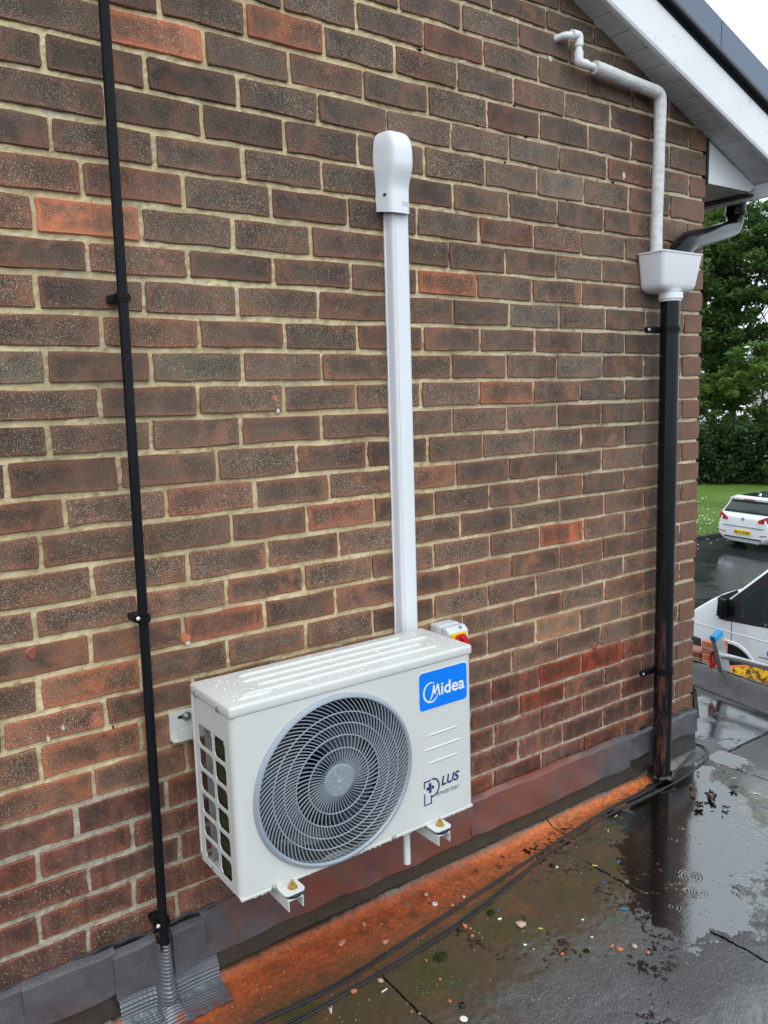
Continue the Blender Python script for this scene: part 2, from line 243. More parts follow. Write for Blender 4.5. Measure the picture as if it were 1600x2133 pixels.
# ------------------------------------------------------------------ materials: brickwork
def brick_material(name, smooth_face):
    t = NT(name, 0.5, 0.4)
    oc = t.info('Color'); al = t.info('Alpha'); rnd = t.info('Random')
    g = t.sep(t.tc('Generated')); off = t.comb(t.math('MULTIPLY', rnd, 37.0), t.math('MULTIPLY', rnd, 11.0), t.math('MULTIPLY', rnd, 23.0))
    P = t.vmath('ADD', t.tc('Object'), off)
    big = t.noise(P, 11, 3, .6, .6); mid = t.noise(P, 45, 3, .6); fine = t.noise(P, 230, 3, .65)
    ex = t.math('MINIMUM', g[0], t.math('SUBTRACT', 1.0, g[0])); ez = t.math('MINIMUM', g[2], t.math('SUBTRACT', 1.0, g[2]))
    e = t.math('MINIMUM', t.math('MULTIPLY', ex, 3.3), ez)
    edge = t.math('SUBTRACT', 1.0, t.ss(t.math('ADD', e, t.math('MULTIPLY', t.math('SUBTRACT', mid, .5), .5)), -0.02, 0.30))
    red = t.mix(1.0, oc, (1.85, 1.22, 0.96), 'MULTIPLY'); dark = t.mix(1.0, oc, (0.50, 0.50, 0.53), 'MULTIPLY')
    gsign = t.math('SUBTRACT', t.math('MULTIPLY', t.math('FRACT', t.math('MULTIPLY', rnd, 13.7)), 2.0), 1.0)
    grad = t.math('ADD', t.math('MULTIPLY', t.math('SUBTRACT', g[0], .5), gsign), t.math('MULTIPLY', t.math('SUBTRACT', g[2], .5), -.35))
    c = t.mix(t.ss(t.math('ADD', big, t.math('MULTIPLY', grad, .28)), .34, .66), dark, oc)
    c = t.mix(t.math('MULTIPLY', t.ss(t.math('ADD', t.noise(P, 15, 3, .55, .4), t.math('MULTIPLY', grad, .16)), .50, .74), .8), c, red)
    c = t.mix(t.math('MULTIPLY', edge, .8), c, red)
    hot = t.math('MULTIPLY', t.ss(t.noise(P, 8.5, 2, .5, .3), .60, .74), t.ss(t.math('FRACT', t.math('MULTIPLY', rnd, 7.31)), .45, .6))
    c = t.mix(t.math('MULTIPLY', hot, .8), c, t.mix(1.0, oc, (2.5, 1.65, 1.25), 'MULTIPLY'))
    wp = t.pos(); st1 = t.ss(t.noise(t.vmath('MULTIPLY', wp, (7.0, 1.0, 1.1)), 1.0, 5, .62), .50, .70); st2 = t.ss(t.noise(wp, 1.7, 4, .6), .42, .66)
    c = t.mix(t.math('MULTIPLY', st1, .34), c, (.028, .021, .018)); c = t.mix(t.math('MULTIPLY', st2, .16), c, (.30, .22, .165))
    if not smooth_face:
        patch = t.ss(t.noise(P, 9, 2), .30, .62)
        f1 = t.math('MULTIPLY', t.ss(t.noise(t.vmath('MULTIPLY', P, (1.0, 1.0, 1.25)), 400, 1.5, .5), .600, .68), t.math('MULTIPLY', t.math('ADD', .12, t.math('MULTIPLY', patch, .95)), al))
        f2 = t.math('MULTIPLY', t.ss(t.noise(P, 620, 1, .5), .60, .70), t.math('MULTIPLY', al, .55))
        pit = t.ss(t.noise(P, 260, 2, .6), .62, .70)
        c = t.mix(t.math('MULTIPLY', pit, .45), c, (0.018, 0.012, 0.010))
        fl = t.math('MINIMUM', t.math('ADD', f1, f2), .9)
        c = t.mix(t.math('MULTIPLY', fl, .85), c, (0.70, 0.58, 0.41))
        hgt = t.math('ADD', t.math('MULTIPLY', fine, .7), t.math('SUBTRACT', t.math('MULTIPLY', fl, .5), t.math('MULTIPLY', pit, .6)))
        t.set(nrm=t.bump(hgt, .55, .0035), rough=t.math('ADD', .36, t.math('MULTIPLY', mid, .3)))
    else:
        streak = t.ss(t.noise(t.vmath('MULTIPLY', P, (1.0, 1.0, .16)), 60, 3, .6), .42, .66)
        c = t.mix(t.math('MULTIPLY', streak, .5), c, t.mix(1.0, oc, (.42, .36, .38), 'MULTIPLY'))
        f1 = t.math('MULTIPLY', t.ss(t.noise(P, 260, 1.5, .5), .62, .68), t.math('MULTIPLY', al, .7))
        c = t.mix(f1, c, (0.55, 0.42, 0.30))
        t.set(nrm=t.bump(t.math('ADD', t.math('MULTIPLY', fine, .5), mid), .35, .003), rough=t.math('ADD', .25, t.math('MULTIPLY', streak, .2)))
    t.set(col=c, spec=.22 if not smooth_face else .35)
    return t.m
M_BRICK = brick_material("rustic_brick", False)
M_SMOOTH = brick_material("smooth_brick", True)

def mortar_material():
    t = NT("mortar", .75, .35); P = t.pos(); z = t.sep(P)[2]; x = t.sep(P)[0]
    n1 = t.noise(P, 6, 4, .6); n2 = t.noise(P, 60, 4, .65); n3 = t.noise(P, 400, 2, .6)
    c = t.mix(t.ss(n1, .3, .7), (.56, .45, .25), (.72, .605, .37))
    c = t.mix(t.math('MULTIPLY', t.ss(n2, .45, .75), .55), c, (.30, .24, .135))
    c = t.mix(t.math('MULTIPLY', t.ss(n3, .55, .7), .4), c, (.66, .59, .44))
    c = t.mix(t.math('MULTIPLY', t.ss(x, -1.6, -.6), .65), c, t.mix(t.ss(n2, .35, .7), (.56, .49, .36), (.44, .38, .275)))
    low = t.math('SUBTRACT', 1.0, t.ss(t.math('ADD', z, t.math('MULTIPLY', t.math('SUBTRACT', n1, .5), .1)), .50, .66))
    c = t.mix(low, c, t.mix(t.ss(n2, .4, .7), (.47, .42, .33), (.31, .27, .21)))
    wht = t.math('MULTIPLY', t.ss(t.noise(P, 22, 4, .7), .53, .66), t.math('MULTIPLY', t.ss(z, 1.45, 1.75), t.math('SUBTRACT', 1.0, t.ss(z, 2.1, 2.25))))
    c = t.mix(t.math('MULTIPLY', wht, .6), c, (.62, .60, .54))
    st1 = t.ss(t.noise(t.vmath('MULTIPLY', P, (7.0, 1.0, 1.1)), 1.0, 5, .62), .50, .70); c = t.mix(t.math('MULTIPLY', st1, .38), c, (.17, .14, .095))
    dmp = t.math('MULTIPLY', t.ss(t.noise(P, 33, 5, .75), .54, .70), .45); c = t.mix(dmp, c, (.24, .19, .115))
    moss = t.math('MULTIPLY', t.ss(t.noise(P, 15, 3, .6), .57, .72), .55)
    c = t.mix(moss, c, (.20, .18, .08))
    t.set(col=c, nrm=t.bump(t.math('ADD', t.math('MULTIPLY', n3, .5), n2), .6, .004)); return t.m
M_MORTAR = mortar_material()

# ------------------------------------------------------------------ the brick wall
wall = thing('brick_wall', 'weathered brown brick gable wall with buff mortar', 'wall', (-1.3, 0.05, 1.3))
def brick_colour(k, x, rnd):
    r = rnd.random
    if k >= 21:
        b = random.Random(k*97+int(x*50)).choice([(.155,.078,.060), (.135,.070,.055), (.175,.086,.062), (.12,.064,.053), (.150,.062,.042)])
        fl = .35 if r() < .5 else .7
    else:
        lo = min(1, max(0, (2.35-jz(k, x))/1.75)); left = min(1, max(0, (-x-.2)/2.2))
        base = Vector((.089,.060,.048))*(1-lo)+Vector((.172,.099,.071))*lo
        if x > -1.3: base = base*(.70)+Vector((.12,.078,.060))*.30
        q = r()
        if q < .10: base = base*.78
        elif q < .2: base = Vector((base.x*1.35, base.y*1.05, base.z*.95))
        base = base*(.84+.3*r()); b = tuple(base); fl = .34+.95*r()**1.4
        if r() < .12: fl = 1.3
    return b, fl
SPECIAL = {  # bricks whose face the weather has changed: (row, x inside the brick) -> colour, flecks
    (-1,-2.05): ((.34,.135,.075), .9), (4,-2.3): ((.40,.165,.090), .8), (-1,-.98): ((.085,.040,.035), .2), (-2,-.5): ((.085,.045,.038), .3),
    (-3,-1.3): ((.13,.060,.045), .4), (-2,-1.75): ((.20,.085,.05), .6), (19,-.78): ((.27,.165,.095), .9), (14,-.05): ((.40,.29,.225), .5), (15,-.1): ((.17,.10,.07), .5),
    (15,-.77): ((.27,.095,.055), .7), (8,-.7): ((.13,.105,.085), 1.5), (1,-.78): ((.14,.115,.095), 1.7), (9,-1.0): ((.20,.085,.05), .7), (9,-.56): ((.22,.10,.055), .8),
    (5,-1.3): ((.26,.10,.055), .7), (6,-.9): ((.12,.10,.08), 1.3), (19,-2.4): ((.24,.11,.068), .8), (17,-2.3): ((.25,.115,.07), .8), (20,-2.5): ((.21,.10,.065), .8),
    (8,-2.0): ((.11,.095,.07), 1.7), (8,-2.5): ((.12,.10,.08), 1.6), (21,-.55): ((.20,.05,.027), .1), (21,-.78): ((.19,.055,.03), .1), (22,-.85): ((.20,.06,.032), .2),
    (25,-.08): ((.21,.055,.032), .1), (25,-1.2): ((.19,.065,.035), .2), (12,-1.95): ((.21,.10,.07), 1.1), (7,-2.1): ((.17,.085,.055), .9), (0,-1.9): ((.10,.062,.05), .5)}
def brick_mb(x0, x1, z0, z1, y0, y1, rnd, j=.0019):
    pts = []; c = .0035
    def q(a, b, s=1.0): pts.append((a+rnd.uniform(-j, j)*s, b+rnd.uniform(-j, j)*s))
    n = 2 if x1-x0 > .13 else 1
    q(x0+c*rnd.random(), z0); [q(x0+(x1-x0)*(i+1)/(n+1), z0, 1.3) for i in range(n)]; q(x1-c*rnd.random(), z0); q(x1, z0+c); q(x1, (z0+z1)/2); q(x1, z1-c)
    q(x1-c*rnd.random(), z1); [q(x1-(x1-x0)*(i+1)/(n+1), z1, 1.3) for i in range(n)]; q(x0+c*rnd.random(), z1); q(x0, z1-c); q(x0, (z0+z1)/2); q(x0, z0+c)
    m = len(pts); cx, cz = (x0+x1)/2, (z0+z1)/2; b = rnd.uniform(.0012, .0022)
    def ins(p): return (p[0]+(b if p[0] < cx else -b), p[1]+(b if p[1] < cz else -b)) if True else p
    A = [(p[0], y1, p[1]) for p in pts]; B = [(p[0], y0+b, p[1]) for p in pts]; C = [(ins(p)[0], y0+rnd.uniform(-.0006, .0006), ins(p)[1]) for p in pts]
    mb = MB(); mb.add(A+B+C, [(i, (i+1) % m, m+(i+1) % m, m+i) for i in range(m)]+[(m+i, m+(i+1) % m, 2*m+(i+1) % m, 2*m+i) for i in range(m)]+[tuple(range(2*m, 3*m))])
    return mb
def to_px(p):
    d = Vector(p)-CAM; z = d.dot(fw)
    return (384+816*d.dot(r2)/z, 512-816*d.dot(u2)/z) if z > .05 else (-999, -999)
cells = []
for k in sorted(ROWS):
    xs = ROWS[k]; rr = random.Random(k+100)
    ends = list(zip(xs[:-1], xs[1:]))+[(xs[-1], None)]
    for a, b in ends:
        last = b is None; xb = 0.0 if last else b
        pw = rr.uniform(.0085, .0125) if a > -1.7 else rr.uniform(.011, .016)
        x0 = a+pw/2; x1 = (xb-rr.uniform(.0085,.0125)/2) if not last else rr.uniform(-.003, .003)
        if x1-x0 < .03: continue
        xc = (x0+x1)/2; ht = (rr.uniform(.0115, .0165) if xc < -1.3 else rr.uniform(.0098, .0138))/2
        if jz(k, xc) > roof_z(xc)+.10: continue
        z1 = jz(k, xc)-ht; z0 = jz(k+1, xc)+ht
        y0 = -rr.uniform(.001, .0045); dep = .1025 if k % 2 else (.215 if last else .1025)
        P = [to_px((x, 0, z)) for x in (x0, x1) for z in (z0, z1)]
        X0, X1 = max(0, min(p[0] for p in P)), min(768, max(p[0] for p in P)); Y0, Y1 = max(0, min(p[1] for p in P)), min(1024, max(p[1] for p in P))
        area = max(0, X1-X0)*max(0, Y1-Y0)
        if X0 > 215 and X1 < 465 and Y0 > 690 and Y1 < 850: area = 0          # behind the air conditioner
        cells.append((area, k, x0, x1, z0, z1, y0, dep, xc))
cells.sort(key=lambda c: -c[0])
rest_u, rest_s = MB(), MB()
for i, (area, k, x0, x1, z0, z1, y0, dep, xc) in enumerate(cells):
    rb = random.Random(k*1000+int((xc+9)*100))
    mb = brick_mb(x0, x1, z0, z1, y0, dep, rb)
    if i < 300 and area > 12:
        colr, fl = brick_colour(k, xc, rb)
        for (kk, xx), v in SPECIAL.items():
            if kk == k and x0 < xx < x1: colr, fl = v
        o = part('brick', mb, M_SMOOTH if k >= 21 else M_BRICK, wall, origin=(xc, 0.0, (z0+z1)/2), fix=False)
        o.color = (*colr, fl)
    else: (rest_s if k >= 21 else rest_u).add(mb.v, mb.f)
# the return wall round the corner, every brick in relief
ret = MB(); rr = random.Random(5)
for k in range(-8, 42):
    zt = .253-.079*(k-25); 
    if k <= 25: zt = jz(k, 0)
    zb = zt-.079; y = .2225 if k % 2 == 0 else .11
    if zt > 2.42: continue
    while y < 3.4:
        yy = y+.2125
        ret.box(-.1025, rr.uniform(-.003, .003), y, yy, zb+.006, zt-.006); y = yy+.0115
n_s = len(rest_s.f); allb = MB(); allb.add(rest_s.v, rest_s.f); allb.add(rest_u.v, rest_u.f); allb.add(ret.v, ret.f)
o = part('outlying_bricks', allb, M_BRICK, wall, kind='stuff', fix=False); o.color = (.105, .068, .054, .6)
o.data.materials.append(M_SMOOTH)
for pi in range(n_s): o.data.polygons[pi].material_index = 1
# mortar: a rough sheet just behind the brick faces, with the solid wall behind it
nx, nz = 300, 290
gx = np.linspace(-2.85, -.006, nx+1); gz = np.linspace(.02, 2.78, nz+1); GX, GZ = np.meshgrid(gx, gz)
gy = .0036+.0022*vnoise(GX*45, GZ*60, 3)+.0018*vnoise(GX*110, GZ*110, 4)+.002*vnoise(GX*7, GZ*16, 9)
mo = MB(); mo.v = [(float(a), float(b), float(c)) for a, b, c in zip(GX.ravel(), gy.ravel(), GZ.ravel())]
for j_ in range(nz):
    for i_ in range(nx):
        if GZ[j_, i_] < roof_z(GX[j_, i_])+.12:
            a = j_*(nx+1)+i_; mo.f.append((a, a+1, a+nx+2, a+nx+1))
part('mortar', mo, M_MORTAR, wall, kind='stuff', fix=False, smooth=False)
core = MB()
prof = [(-.009, GROUND), (-.009, 2.42), (-3.6, 2.42+.398*3.6), (-5.5, 2.42+.398*1.7), (-5.5, GROUND)]
core.prism(prof, (0, .0095, 0), (1,0,0), (0,0,1), (0, 3.4, 0))
part('wall_core', core, M_MORTAR, wall)
# spalled chips and smears that stand out on the wall
M_CHIP = simple('fresh_brick', (.50, .17, .09), .7, .3, bump=.4)
M_EFF = simple('white_smear', (.62, .60, .56), .8, .2)
M_PLUG = simple('red_plug', (.28, .085, .055), .5)
def splat(x, z, w, h, seed, y=-.0055, n=11):
    rr = random.Random(seed); mb = MB()
    pts = [(x+math.cos(2*math.pi*i/n)*w*rr.uniform(.55, 1.1), z+math.sin(2*math.pi*i/n)*h*rr.uniform(.55, 1.1)) for i in range(n)]
    A = [(a, y+.004, b) for a, b in pts]; B = [(x+(a-x)*.7, y, z+(b-z)*.7) for a, b in pts]
    mb.add(A+B, [(i, (i+1) % n, n+(i+1) % n, n+i) for i in range(n)]+[tuple(range(n, 2*n))]); return mb
for nm, x, z, w, h, mm in [('broken_face', -2.114, .905, .016, .018, M_CHIP), ('broken_face', -1.838, 1.478, .012, .014, M_CHIP), ('filler', -2.108, .893, .008, .012, M_EFF),
                          ('white_stain', -.471, 2.190, .008, .020, M_EFF), ('white_stain', -2.412, .758, .005, .010, M_EFF), ('white_stain', -2.445, .74, .005, .010, M_EFF),
                          ('white_stain', -.83, 2.487, .008, .011, M_EFF), ('wall_plug', -1.05, .835, .007, .007, M_PLUG), ('wall_plug', -.60, .575, .016, .014, M_PLUG), ('broken_face', -2.462, .942, .017, .020, M_PLUG),
                          ('white_stain', -1.83, 1.445, .007, .008, M_EFF), ('broken_face', -2.20, 1.23, .012, .010, M_CHIP)]:
    part(nm, splat(x, z, w, h, int(abs(x*1000))), mm, wall)
M_HOLE = simple('dark_hole_paint', (.012,.010,.008), .9, .1)  # near-black colour stands in for the shade inside small mortar holes
for x, z, w, h in [(-.93,2.247,.006,.004),(-.52,2.165,.012,.004),(-.60,2.162,.006,.004),(-.28,2.165,.005,.004),(-1.13,2.246,.007,.004),(-.98,2.328,.010,.004),(-1.34,2.41,.014,.004),(-1.62,2.49,.010,.004),(-1.02,2.16,.006,.004),(-.745,2.08,.005,.003),(-2.08,2.40,.008,.004),(-2.50,2.238,.012,.006),(-1.63,1.40,.003,.018),(-2.335,1.235,.003,.012),(-2.30,.72,.003,.014),(-2.455,.685,.004,.010)]:
    part('dark_hole_patch', splat(x, z, w, h, int(abs(x*991)), y=.0006, n=8), M_HOLE, wall)
# ------------------------------------------------------------------ roof over the gable
M_UPVC = NT('white_plastic', .3, .5)
_n = M_UPVC.noise(M_UPVC.tc(), 5, 5, .6); _d = M_UPVC.math('MULTIPLY', M_UPVC.ss(M_UPVC.noise(M_UPVC.tc(), 28, 4, .7), .55, .8), .35)
M_UPVC.set(col=M_UPVC.mix(_d, M_UPVC.mix(_n, (.74,.76,.79), (.82,.83,.84)), (.42,.42,.36))); M_UPVC = M_UPVC.m
t = NT('soffit_plastic', .45, .4); P = t.tc()
dirt = t.ss(t.noise(P, 14, 5, .65), .40, .75); smear = t.ss(t.noise(t.vmath('MULTIPLY', P, (1, 5, 1)), 9, 4, .6), .5, .8)
t.set(col=t.mix(t.math('MULTIPLY', smear, .4), t.mix(dirt, (.66,.66,.67), (.54,.54,.54)), (.20,.20,.19))); M_SOFFIT = t.m
t = NT('barge_board_plastic', .28, .5); P = t.tc()
n = t.noise(P, 30, 5, .7); low = t.ss(t.noise(P, 4, 3), .4, .7)
t.set(col=t.mix(t.math('MULTIPLY', t.ss(n, .60, .72), .5), t.mix(low, (.80,.82,.85), (.76,.78,.81)), (.25,.27,.16))); M_BARGE = t.m
M_BLACKP = simple('black_plastic', (.007,.008,.010), .20, .13, bump=.06, bscale=60)
M_SLATEP = simple('slate_blue_cladding', (.115,.155,.225), .38, .5, var=.06, nscale=4)
M_TILE = simple('grey_roof_tile', (.10,.10,.11), .6)
M_GREYDK = simple('dark_gap', (.03,.03,.032), .8)
roof = thing('gable_roof', 'white barge board and soffit under the sloping slate blue roof edge', 'roof', (-.3, -.05, 2.5))
P0 = Vector((-.674, -.095, 2.659)); P1 = Vector((.196, -.132, 2.312)); D = P1-P0; Dn = D.normalized()
def bpt(s, h=0.0, out=0.0):
    nrm = Vector((D.y, -D.x, 0)).normalized(); nrm = nrm if nrm.y < 0 else -nrm
    return P0+D*s+Vector((0,0,h))+nrm*out
S0, S1 = -3.2, 1.26
def barge_y(x): return P0.y+D.y*(x-P0.x)/D.x
i = 0; x = .325
while x > -3.3:
    xa, xb = x-.0875+.0045, x; mb = MB(); ya, yb = barge_y(xa)+.016, barge_y(xb)+.016
    A = [(xa, .004, roof_z(xa)), (xb, .004, roof_z(xb)), (xb, yb, roof_z(xb)-.001), (xa, ya, roof_z(xa)-.001)]
    mb.add(A+[(a, b, c+.008) for a, b, c in A], [(0,1,2,3), (7,6,5,4), (0,4,5,1), (1,5,6,2), (2,6,7,3), (3,7,4,0)])
    part('soffit_board', mb, M_SOFFIT, roof, bev=.0012, seg=1); x -= .0875
mb = MB(); A = [(.33, .02, roof_z(.33)+.011), (-3.3, .02, roof_z(-3.3)+.011), (-3.3, barge_y(-3.3)+.012, roof_z(-3.3)+.011), (.33, barge_y(.33)+.012, roof_z(.33)+.011)]
mb.add(A+[(a, b, c+.006) for a, b, c in A], [(0,1,2,3), (7,6,5,4), (0,4,5,1), (1,5,6,2), (2,6,7,3), (3,7,4,0)])
part('soffit_backing', mb, M_SOFFIT, roof)
def along(prof, s0=S0, s1=S1):
    """profile of (out, height) swept along the verge"""
    mb = MB(); n = len(prof); A = [bpt(s0, h, o_) for o_, h in prof]; B = [bpt(s1, h, o_) for o_, h in prof]
    mb.add(A+B, [tuple(range(n))[::-1], tuple(range(n, 2*n))]+[(i, (i+1) % n, n+(i+1) % n, n+i) for i in range(n)]); return mb
part('barge_board', along([(-.016,.006), (-.016,-.006), (.0,-.006), (.004,.004), (.004,.138), (-.012,.138)]), M_BARGE, roof, bev=.002)
part('black_verge_strip', along([(-.012,.139), (.010,.139), (.020,.146), (.026,.158), (.024,.172), (.014,.182), (-.012,.182)]), M_BLACKP, roof, bev=.003, smooth=True)
for s0, s1 in ((.642, 1.22), (-.40, .638), (-1.44, -.404), (-2.5, -1.444)):
    part('cladding_panel', along([(-.02,.183), (.008,.183), (.010,.19), (.010,.283), (-.02,.285)], s0, s1), M_SLATEP, roof, bev=.0015)
mb = MB()
for s0, s1 in ((S0, S1),):
    A = [bpt(s0, .07, -.03), bpt(s1, .07, -.03), bpt(s1, .07, -.03)+Vector((0, 3.6, 0)), bpt(s0, .07, -.03)+Vector((0, 3.6, 0))]
    mb.add(A+[a+Vector((0,0,.19)) for a in A], [(0,3,2,1), (4,5,6,7), (0,1,5,4), (1,2,6,5), (2,3,7,6), (3,0,4,7)])
part('roof_slab', mb, M_TILE, roof)
# closed end of the eaves beyond the corner
mb = MB(); mb.prism([(.012, 2.379), (.012, 2.236), (.022, 2.226), (.300, 2.229), (.338, 2.250), (.330, 2.257)], (0, -.004, 0), (1,0,0), (0,0,1), (0, .012, 0))
part('box_end', mb, M_UPVC, roof, bev=.0025)
mb = MB(); mb.box(.003, .0115, -.010, .004, 2.222, 2.384); part('end_trim', mb, M_GREYDK, roof, bev=.001)
for i in range(36):
    mb = MB(); y0 = .012+i*.0875; mb.box(.004, .335, y0, y0+.0842, 2.226, 2.234); part('eaves_board', mb, M_SOFFIT, roof, bev=.0012, seg=1)
mb = MB(); mb.box(.3365, .352, -.128, 3.2, 2.205, 2.335); part('fascia', mb, M_UPVC, roof, bev=.002)
mb = MB(); mb.box(.29, .334, .0, 3.2, 2.2185, 2.2252); part('dark_gap_strip', mb, M_GREYDK, roof)  # solid dark strip stands in for the shaded gap under the eaves
gu = MB(); pr = [(.056*math.cos(a), .056*math.sin(a)) for a in np.linspace(math.pi, 2*math.pi, 13)]
pr = pr+[(.052*math.cos(a), .052*math.sin(a)) for a in np.linspace(2*math.pi, math.pi, 13)]
gu.prism(pr, (.411, -.13, 2.318), (1,0,0), (0,0,1), (0, 3.4, 0)); part('gutter', gu, M_BLACKP, roof, smooth=True)
# swan neck from the gutter outlet back to the hopper
sw = thing('gutter_offset_pipe', 'short black plastic swan neck pipe slanting from the eaves gutter to the hopper', 'pipe', (.1, .0, 2.0))
mb = MB(); mb.tube(round_path([(.40, .115, 2.27), (.40, .115, 2.125), (-.195, -.052, 1.985), (-.262, -.058, 1.915), (-.262, -.058, 1.87)], .07, 8), .034, 20); part('pipe', mb, M_BLACKP, sw, smooth=True)
mb = MB(); mb.lathe([(.036, 2.235), (.043, 2.233), (.043, 2.222), (.040, 2.22), (.040, 2.185), (.043, 2.183), (.043, 2.172), (.036, 2.17)], (.40, .115, 0), (0,0,1), 22); part('outlet_collar', mb, M_BLACKP, sw, smooth=True)
a, b = Vector((-.195, -.052, 1.985)), Vector((.40, .115, 2.125)); d = (b-a).normalized()
mb = MB(); mb.tube(round_path([a+d*.13, a+d*.02, (-.258, -.058, 1.925), (-.262, -.058, 1.885)], .06, 8), .0385, 20); part('bend_socket', mb, M_BLACKP, sw, smooth=True)

# ------------------------------------------------------------------ felt roof deck
t = NT('wet_roof_felt', .2, .5); P = t.tc(); xyz = t.sep(P); X, Yv, Z = xyz
d = t.math('MULTIPLY', Yv, -1.0)
n1 = t.noise(P, 3.5, 4, .6); n2 = t.noise(P, 14, 4, .65); n3 = t.noise(P, 70, 4, .7); n4 = t.noise(P, 330, 2, .7)
def C(v): return t.math('SUBTRACT', v, .5)
base = t.mix(t.ss(n2, .3, .7), (.040,.040,.041), (.070,.069,.068))
base = t.mix(t.math('MULTIPLY', t.ss(n4, .52, .72), .5), base, (.15,.148,.145))
# brown and green sludge left where water stands along the wall
dd = t.math('ADD', d, t.math('ADD', t.math('MULTIPLY', C(n1), .22), t.math('MULTIPLY', C(n2), .10)))
xm = t.math('ADD', X, t.math('MULTIPLY', C(n1), .4))
brown = t.math('MULTIPLY', t.math('SUBTRACT', 1.0, t.ss(dd, .36, .66)), t.math('SUBTRACT', 1.0, t.ss(xm, -.26, -.06)))
base = t.mix(t.math('MULTIPLY', brown, .88), base, t.mix(t.ss(n2, .35, .65), (.088,.058,.026), (.060,.048,.024)))
green = t.math('MULTIPLY', brown, t.ss(t.noise(P, 7, 4, .6), .50, .68))
base = t.mix(t.math('MULTIPLY', green, .8), base, (.052,.056,.013))
# washed brick dust
do = t.math('ADD', d, t.math('ADD', t.math('MULTIPLY', C(n1), .07), t.math('MULTIPLY', C(n3), .035)))
wid = t.math('SUBTRACT', .235, t.math('MULTIPLY', t.ss(X, -1.6, -.4), .13))
om = t.math('SUBTRACT', 1.0, t.ss(t.math('ADD', do, t.math('MULTIPLY', C(n2), .07)), t.math('MULTIPLY', wid, .30), t.math('MULTIPLY', wid, 1.15)))
om = t.math('MULTIPLY', om, t.math('SUBTRACT', 1.0, t.ss(xm, -.42, -.22)))
om = t.math('MULTIPLY', om, t.ss(t.math('ADD', d, t.math('MULTIPLY', C(n2), .02)), .020, .040))
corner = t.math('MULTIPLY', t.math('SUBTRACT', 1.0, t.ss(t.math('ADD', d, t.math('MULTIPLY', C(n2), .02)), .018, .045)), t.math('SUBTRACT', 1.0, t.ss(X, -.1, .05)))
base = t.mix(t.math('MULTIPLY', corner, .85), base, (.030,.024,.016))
oc = t.mix(t.ss(n2, .3, .7), (.50,.105,.032), (.36,.074,.026)); oc = t.mix(t.ss(X, -1.5, -.9), oc, (.60,.155,.042))
oc = t.mix(t.math('MULTIPLY', t.ss(n3, .42, .66), .75), oc, (.17,.060,.030)); oc = t.mix(t.math('MULTIPLY', t.ss(n4, .50, .70), .45), oc, (.62,.26,.13)); oc = t.mix(t.math('MULTIPLY', t.ss(n2, .55, .72), .5), oc, (.085,.050,.026))
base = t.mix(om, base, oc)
om2 = t.math('MULTIPLY', t.math('MULTIPLY', t.ss(t.noise(P, 9, 4, .7), .52, .72), brown), .45); base = t.mix(om2, base, (.19,.070,.026))
grit = t.math('MULTIPLY', t.ss(t.noise(P, 240, 1, .5), .70, .74), t.ss(t.noise(P, 12, 2), .5, .65)); base = t.mix(t.math('MULTIPLY', grit, .8), base, (.50,.34,.22))
# lap joints in the felt
def line(a, w): return t.math('SUBTRACT', 1.0, t.ss(t.math('ABSOLUTE', a), w*.5, w*1.35))
wob = t.math('MULTIPLY', C(n2), .022)
la = t.math('MULTIPLY', line(t.math('ADD', t.math('ADD', X, .944), wob), .0038), t.ss(d, .15, .32))
lb = t.math('MULTIPLY', line(t.math('ADD', t.math('SUBTRACT', X, .004), wob), .0045), t.ss(d, .03, .06))
lc = t.math('MULTIPLY', line(t.math('ADD', t.math('ADD', Yv, .090), wob), .0038), t.ss(X, .03, .06))
ld = t.math('MULTIPLY', line(t.math('ADD', t.math('SUBTRACT', X, t.math('ADD', .612, t.math('MULTIPLY', Yv, .19))), wob), .0038), 1.0)
le = t.math('MULTIPLY', line(t.math('ADD', t.math('ADD', X, 1.757), wob), .0035), t.ss(d, .2, .3))
lf = t.math('MULTIPLY', line(t.math('ADD', t.math('ADD', X, .870), wob), .003), t.math('SUBTRACT', 1.0, t.ss(d, .14, .18)))
ln = t.math('MAXIMUM', t.math('MAXIMUM', t.math('MAXIMUM', la, lb), t.math('MAXIMUM', lc, ld)), t.math('MAXIMUM', le, lf))
base = t.mix(t.math('MULTIPLY', ln, .97), base, (.004,.004,.004))
n5 = t.noise(P, 170, 3, .7)
at = t.n.new('ShaderNodeAttribute'); at.attribute_name = 'wetness'; wet = at.outputs['Fac']
hgt = t.math('ADD', t.math('MULTIPLY', n4, .9), t.math('ADD', t.math('MULTIPLY', n5, 1.6), t.math('MULTIPLY', ln, -2.0)))
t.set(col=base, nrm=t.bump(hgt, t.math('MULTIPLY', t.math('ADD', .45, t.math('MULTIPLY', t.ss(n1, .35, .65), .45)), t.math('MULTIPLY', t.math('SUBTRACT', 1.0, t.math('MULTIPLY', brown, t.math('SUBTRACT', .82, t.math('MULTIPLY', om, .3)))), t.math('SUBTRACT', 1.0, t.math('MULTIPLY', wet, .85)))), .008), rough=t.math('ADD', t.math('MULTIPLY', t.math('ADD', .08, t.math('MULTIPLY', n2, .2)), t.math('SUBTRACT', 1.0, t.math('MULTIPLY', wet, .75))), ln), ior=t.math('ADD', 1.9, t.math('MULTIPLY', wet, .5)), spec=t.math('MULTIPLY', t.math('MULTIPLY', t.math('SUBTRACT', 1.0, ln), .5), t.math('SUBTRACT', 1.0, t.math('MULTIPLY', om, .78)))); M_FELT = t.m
def kerb_x(y): return .612+.19*y
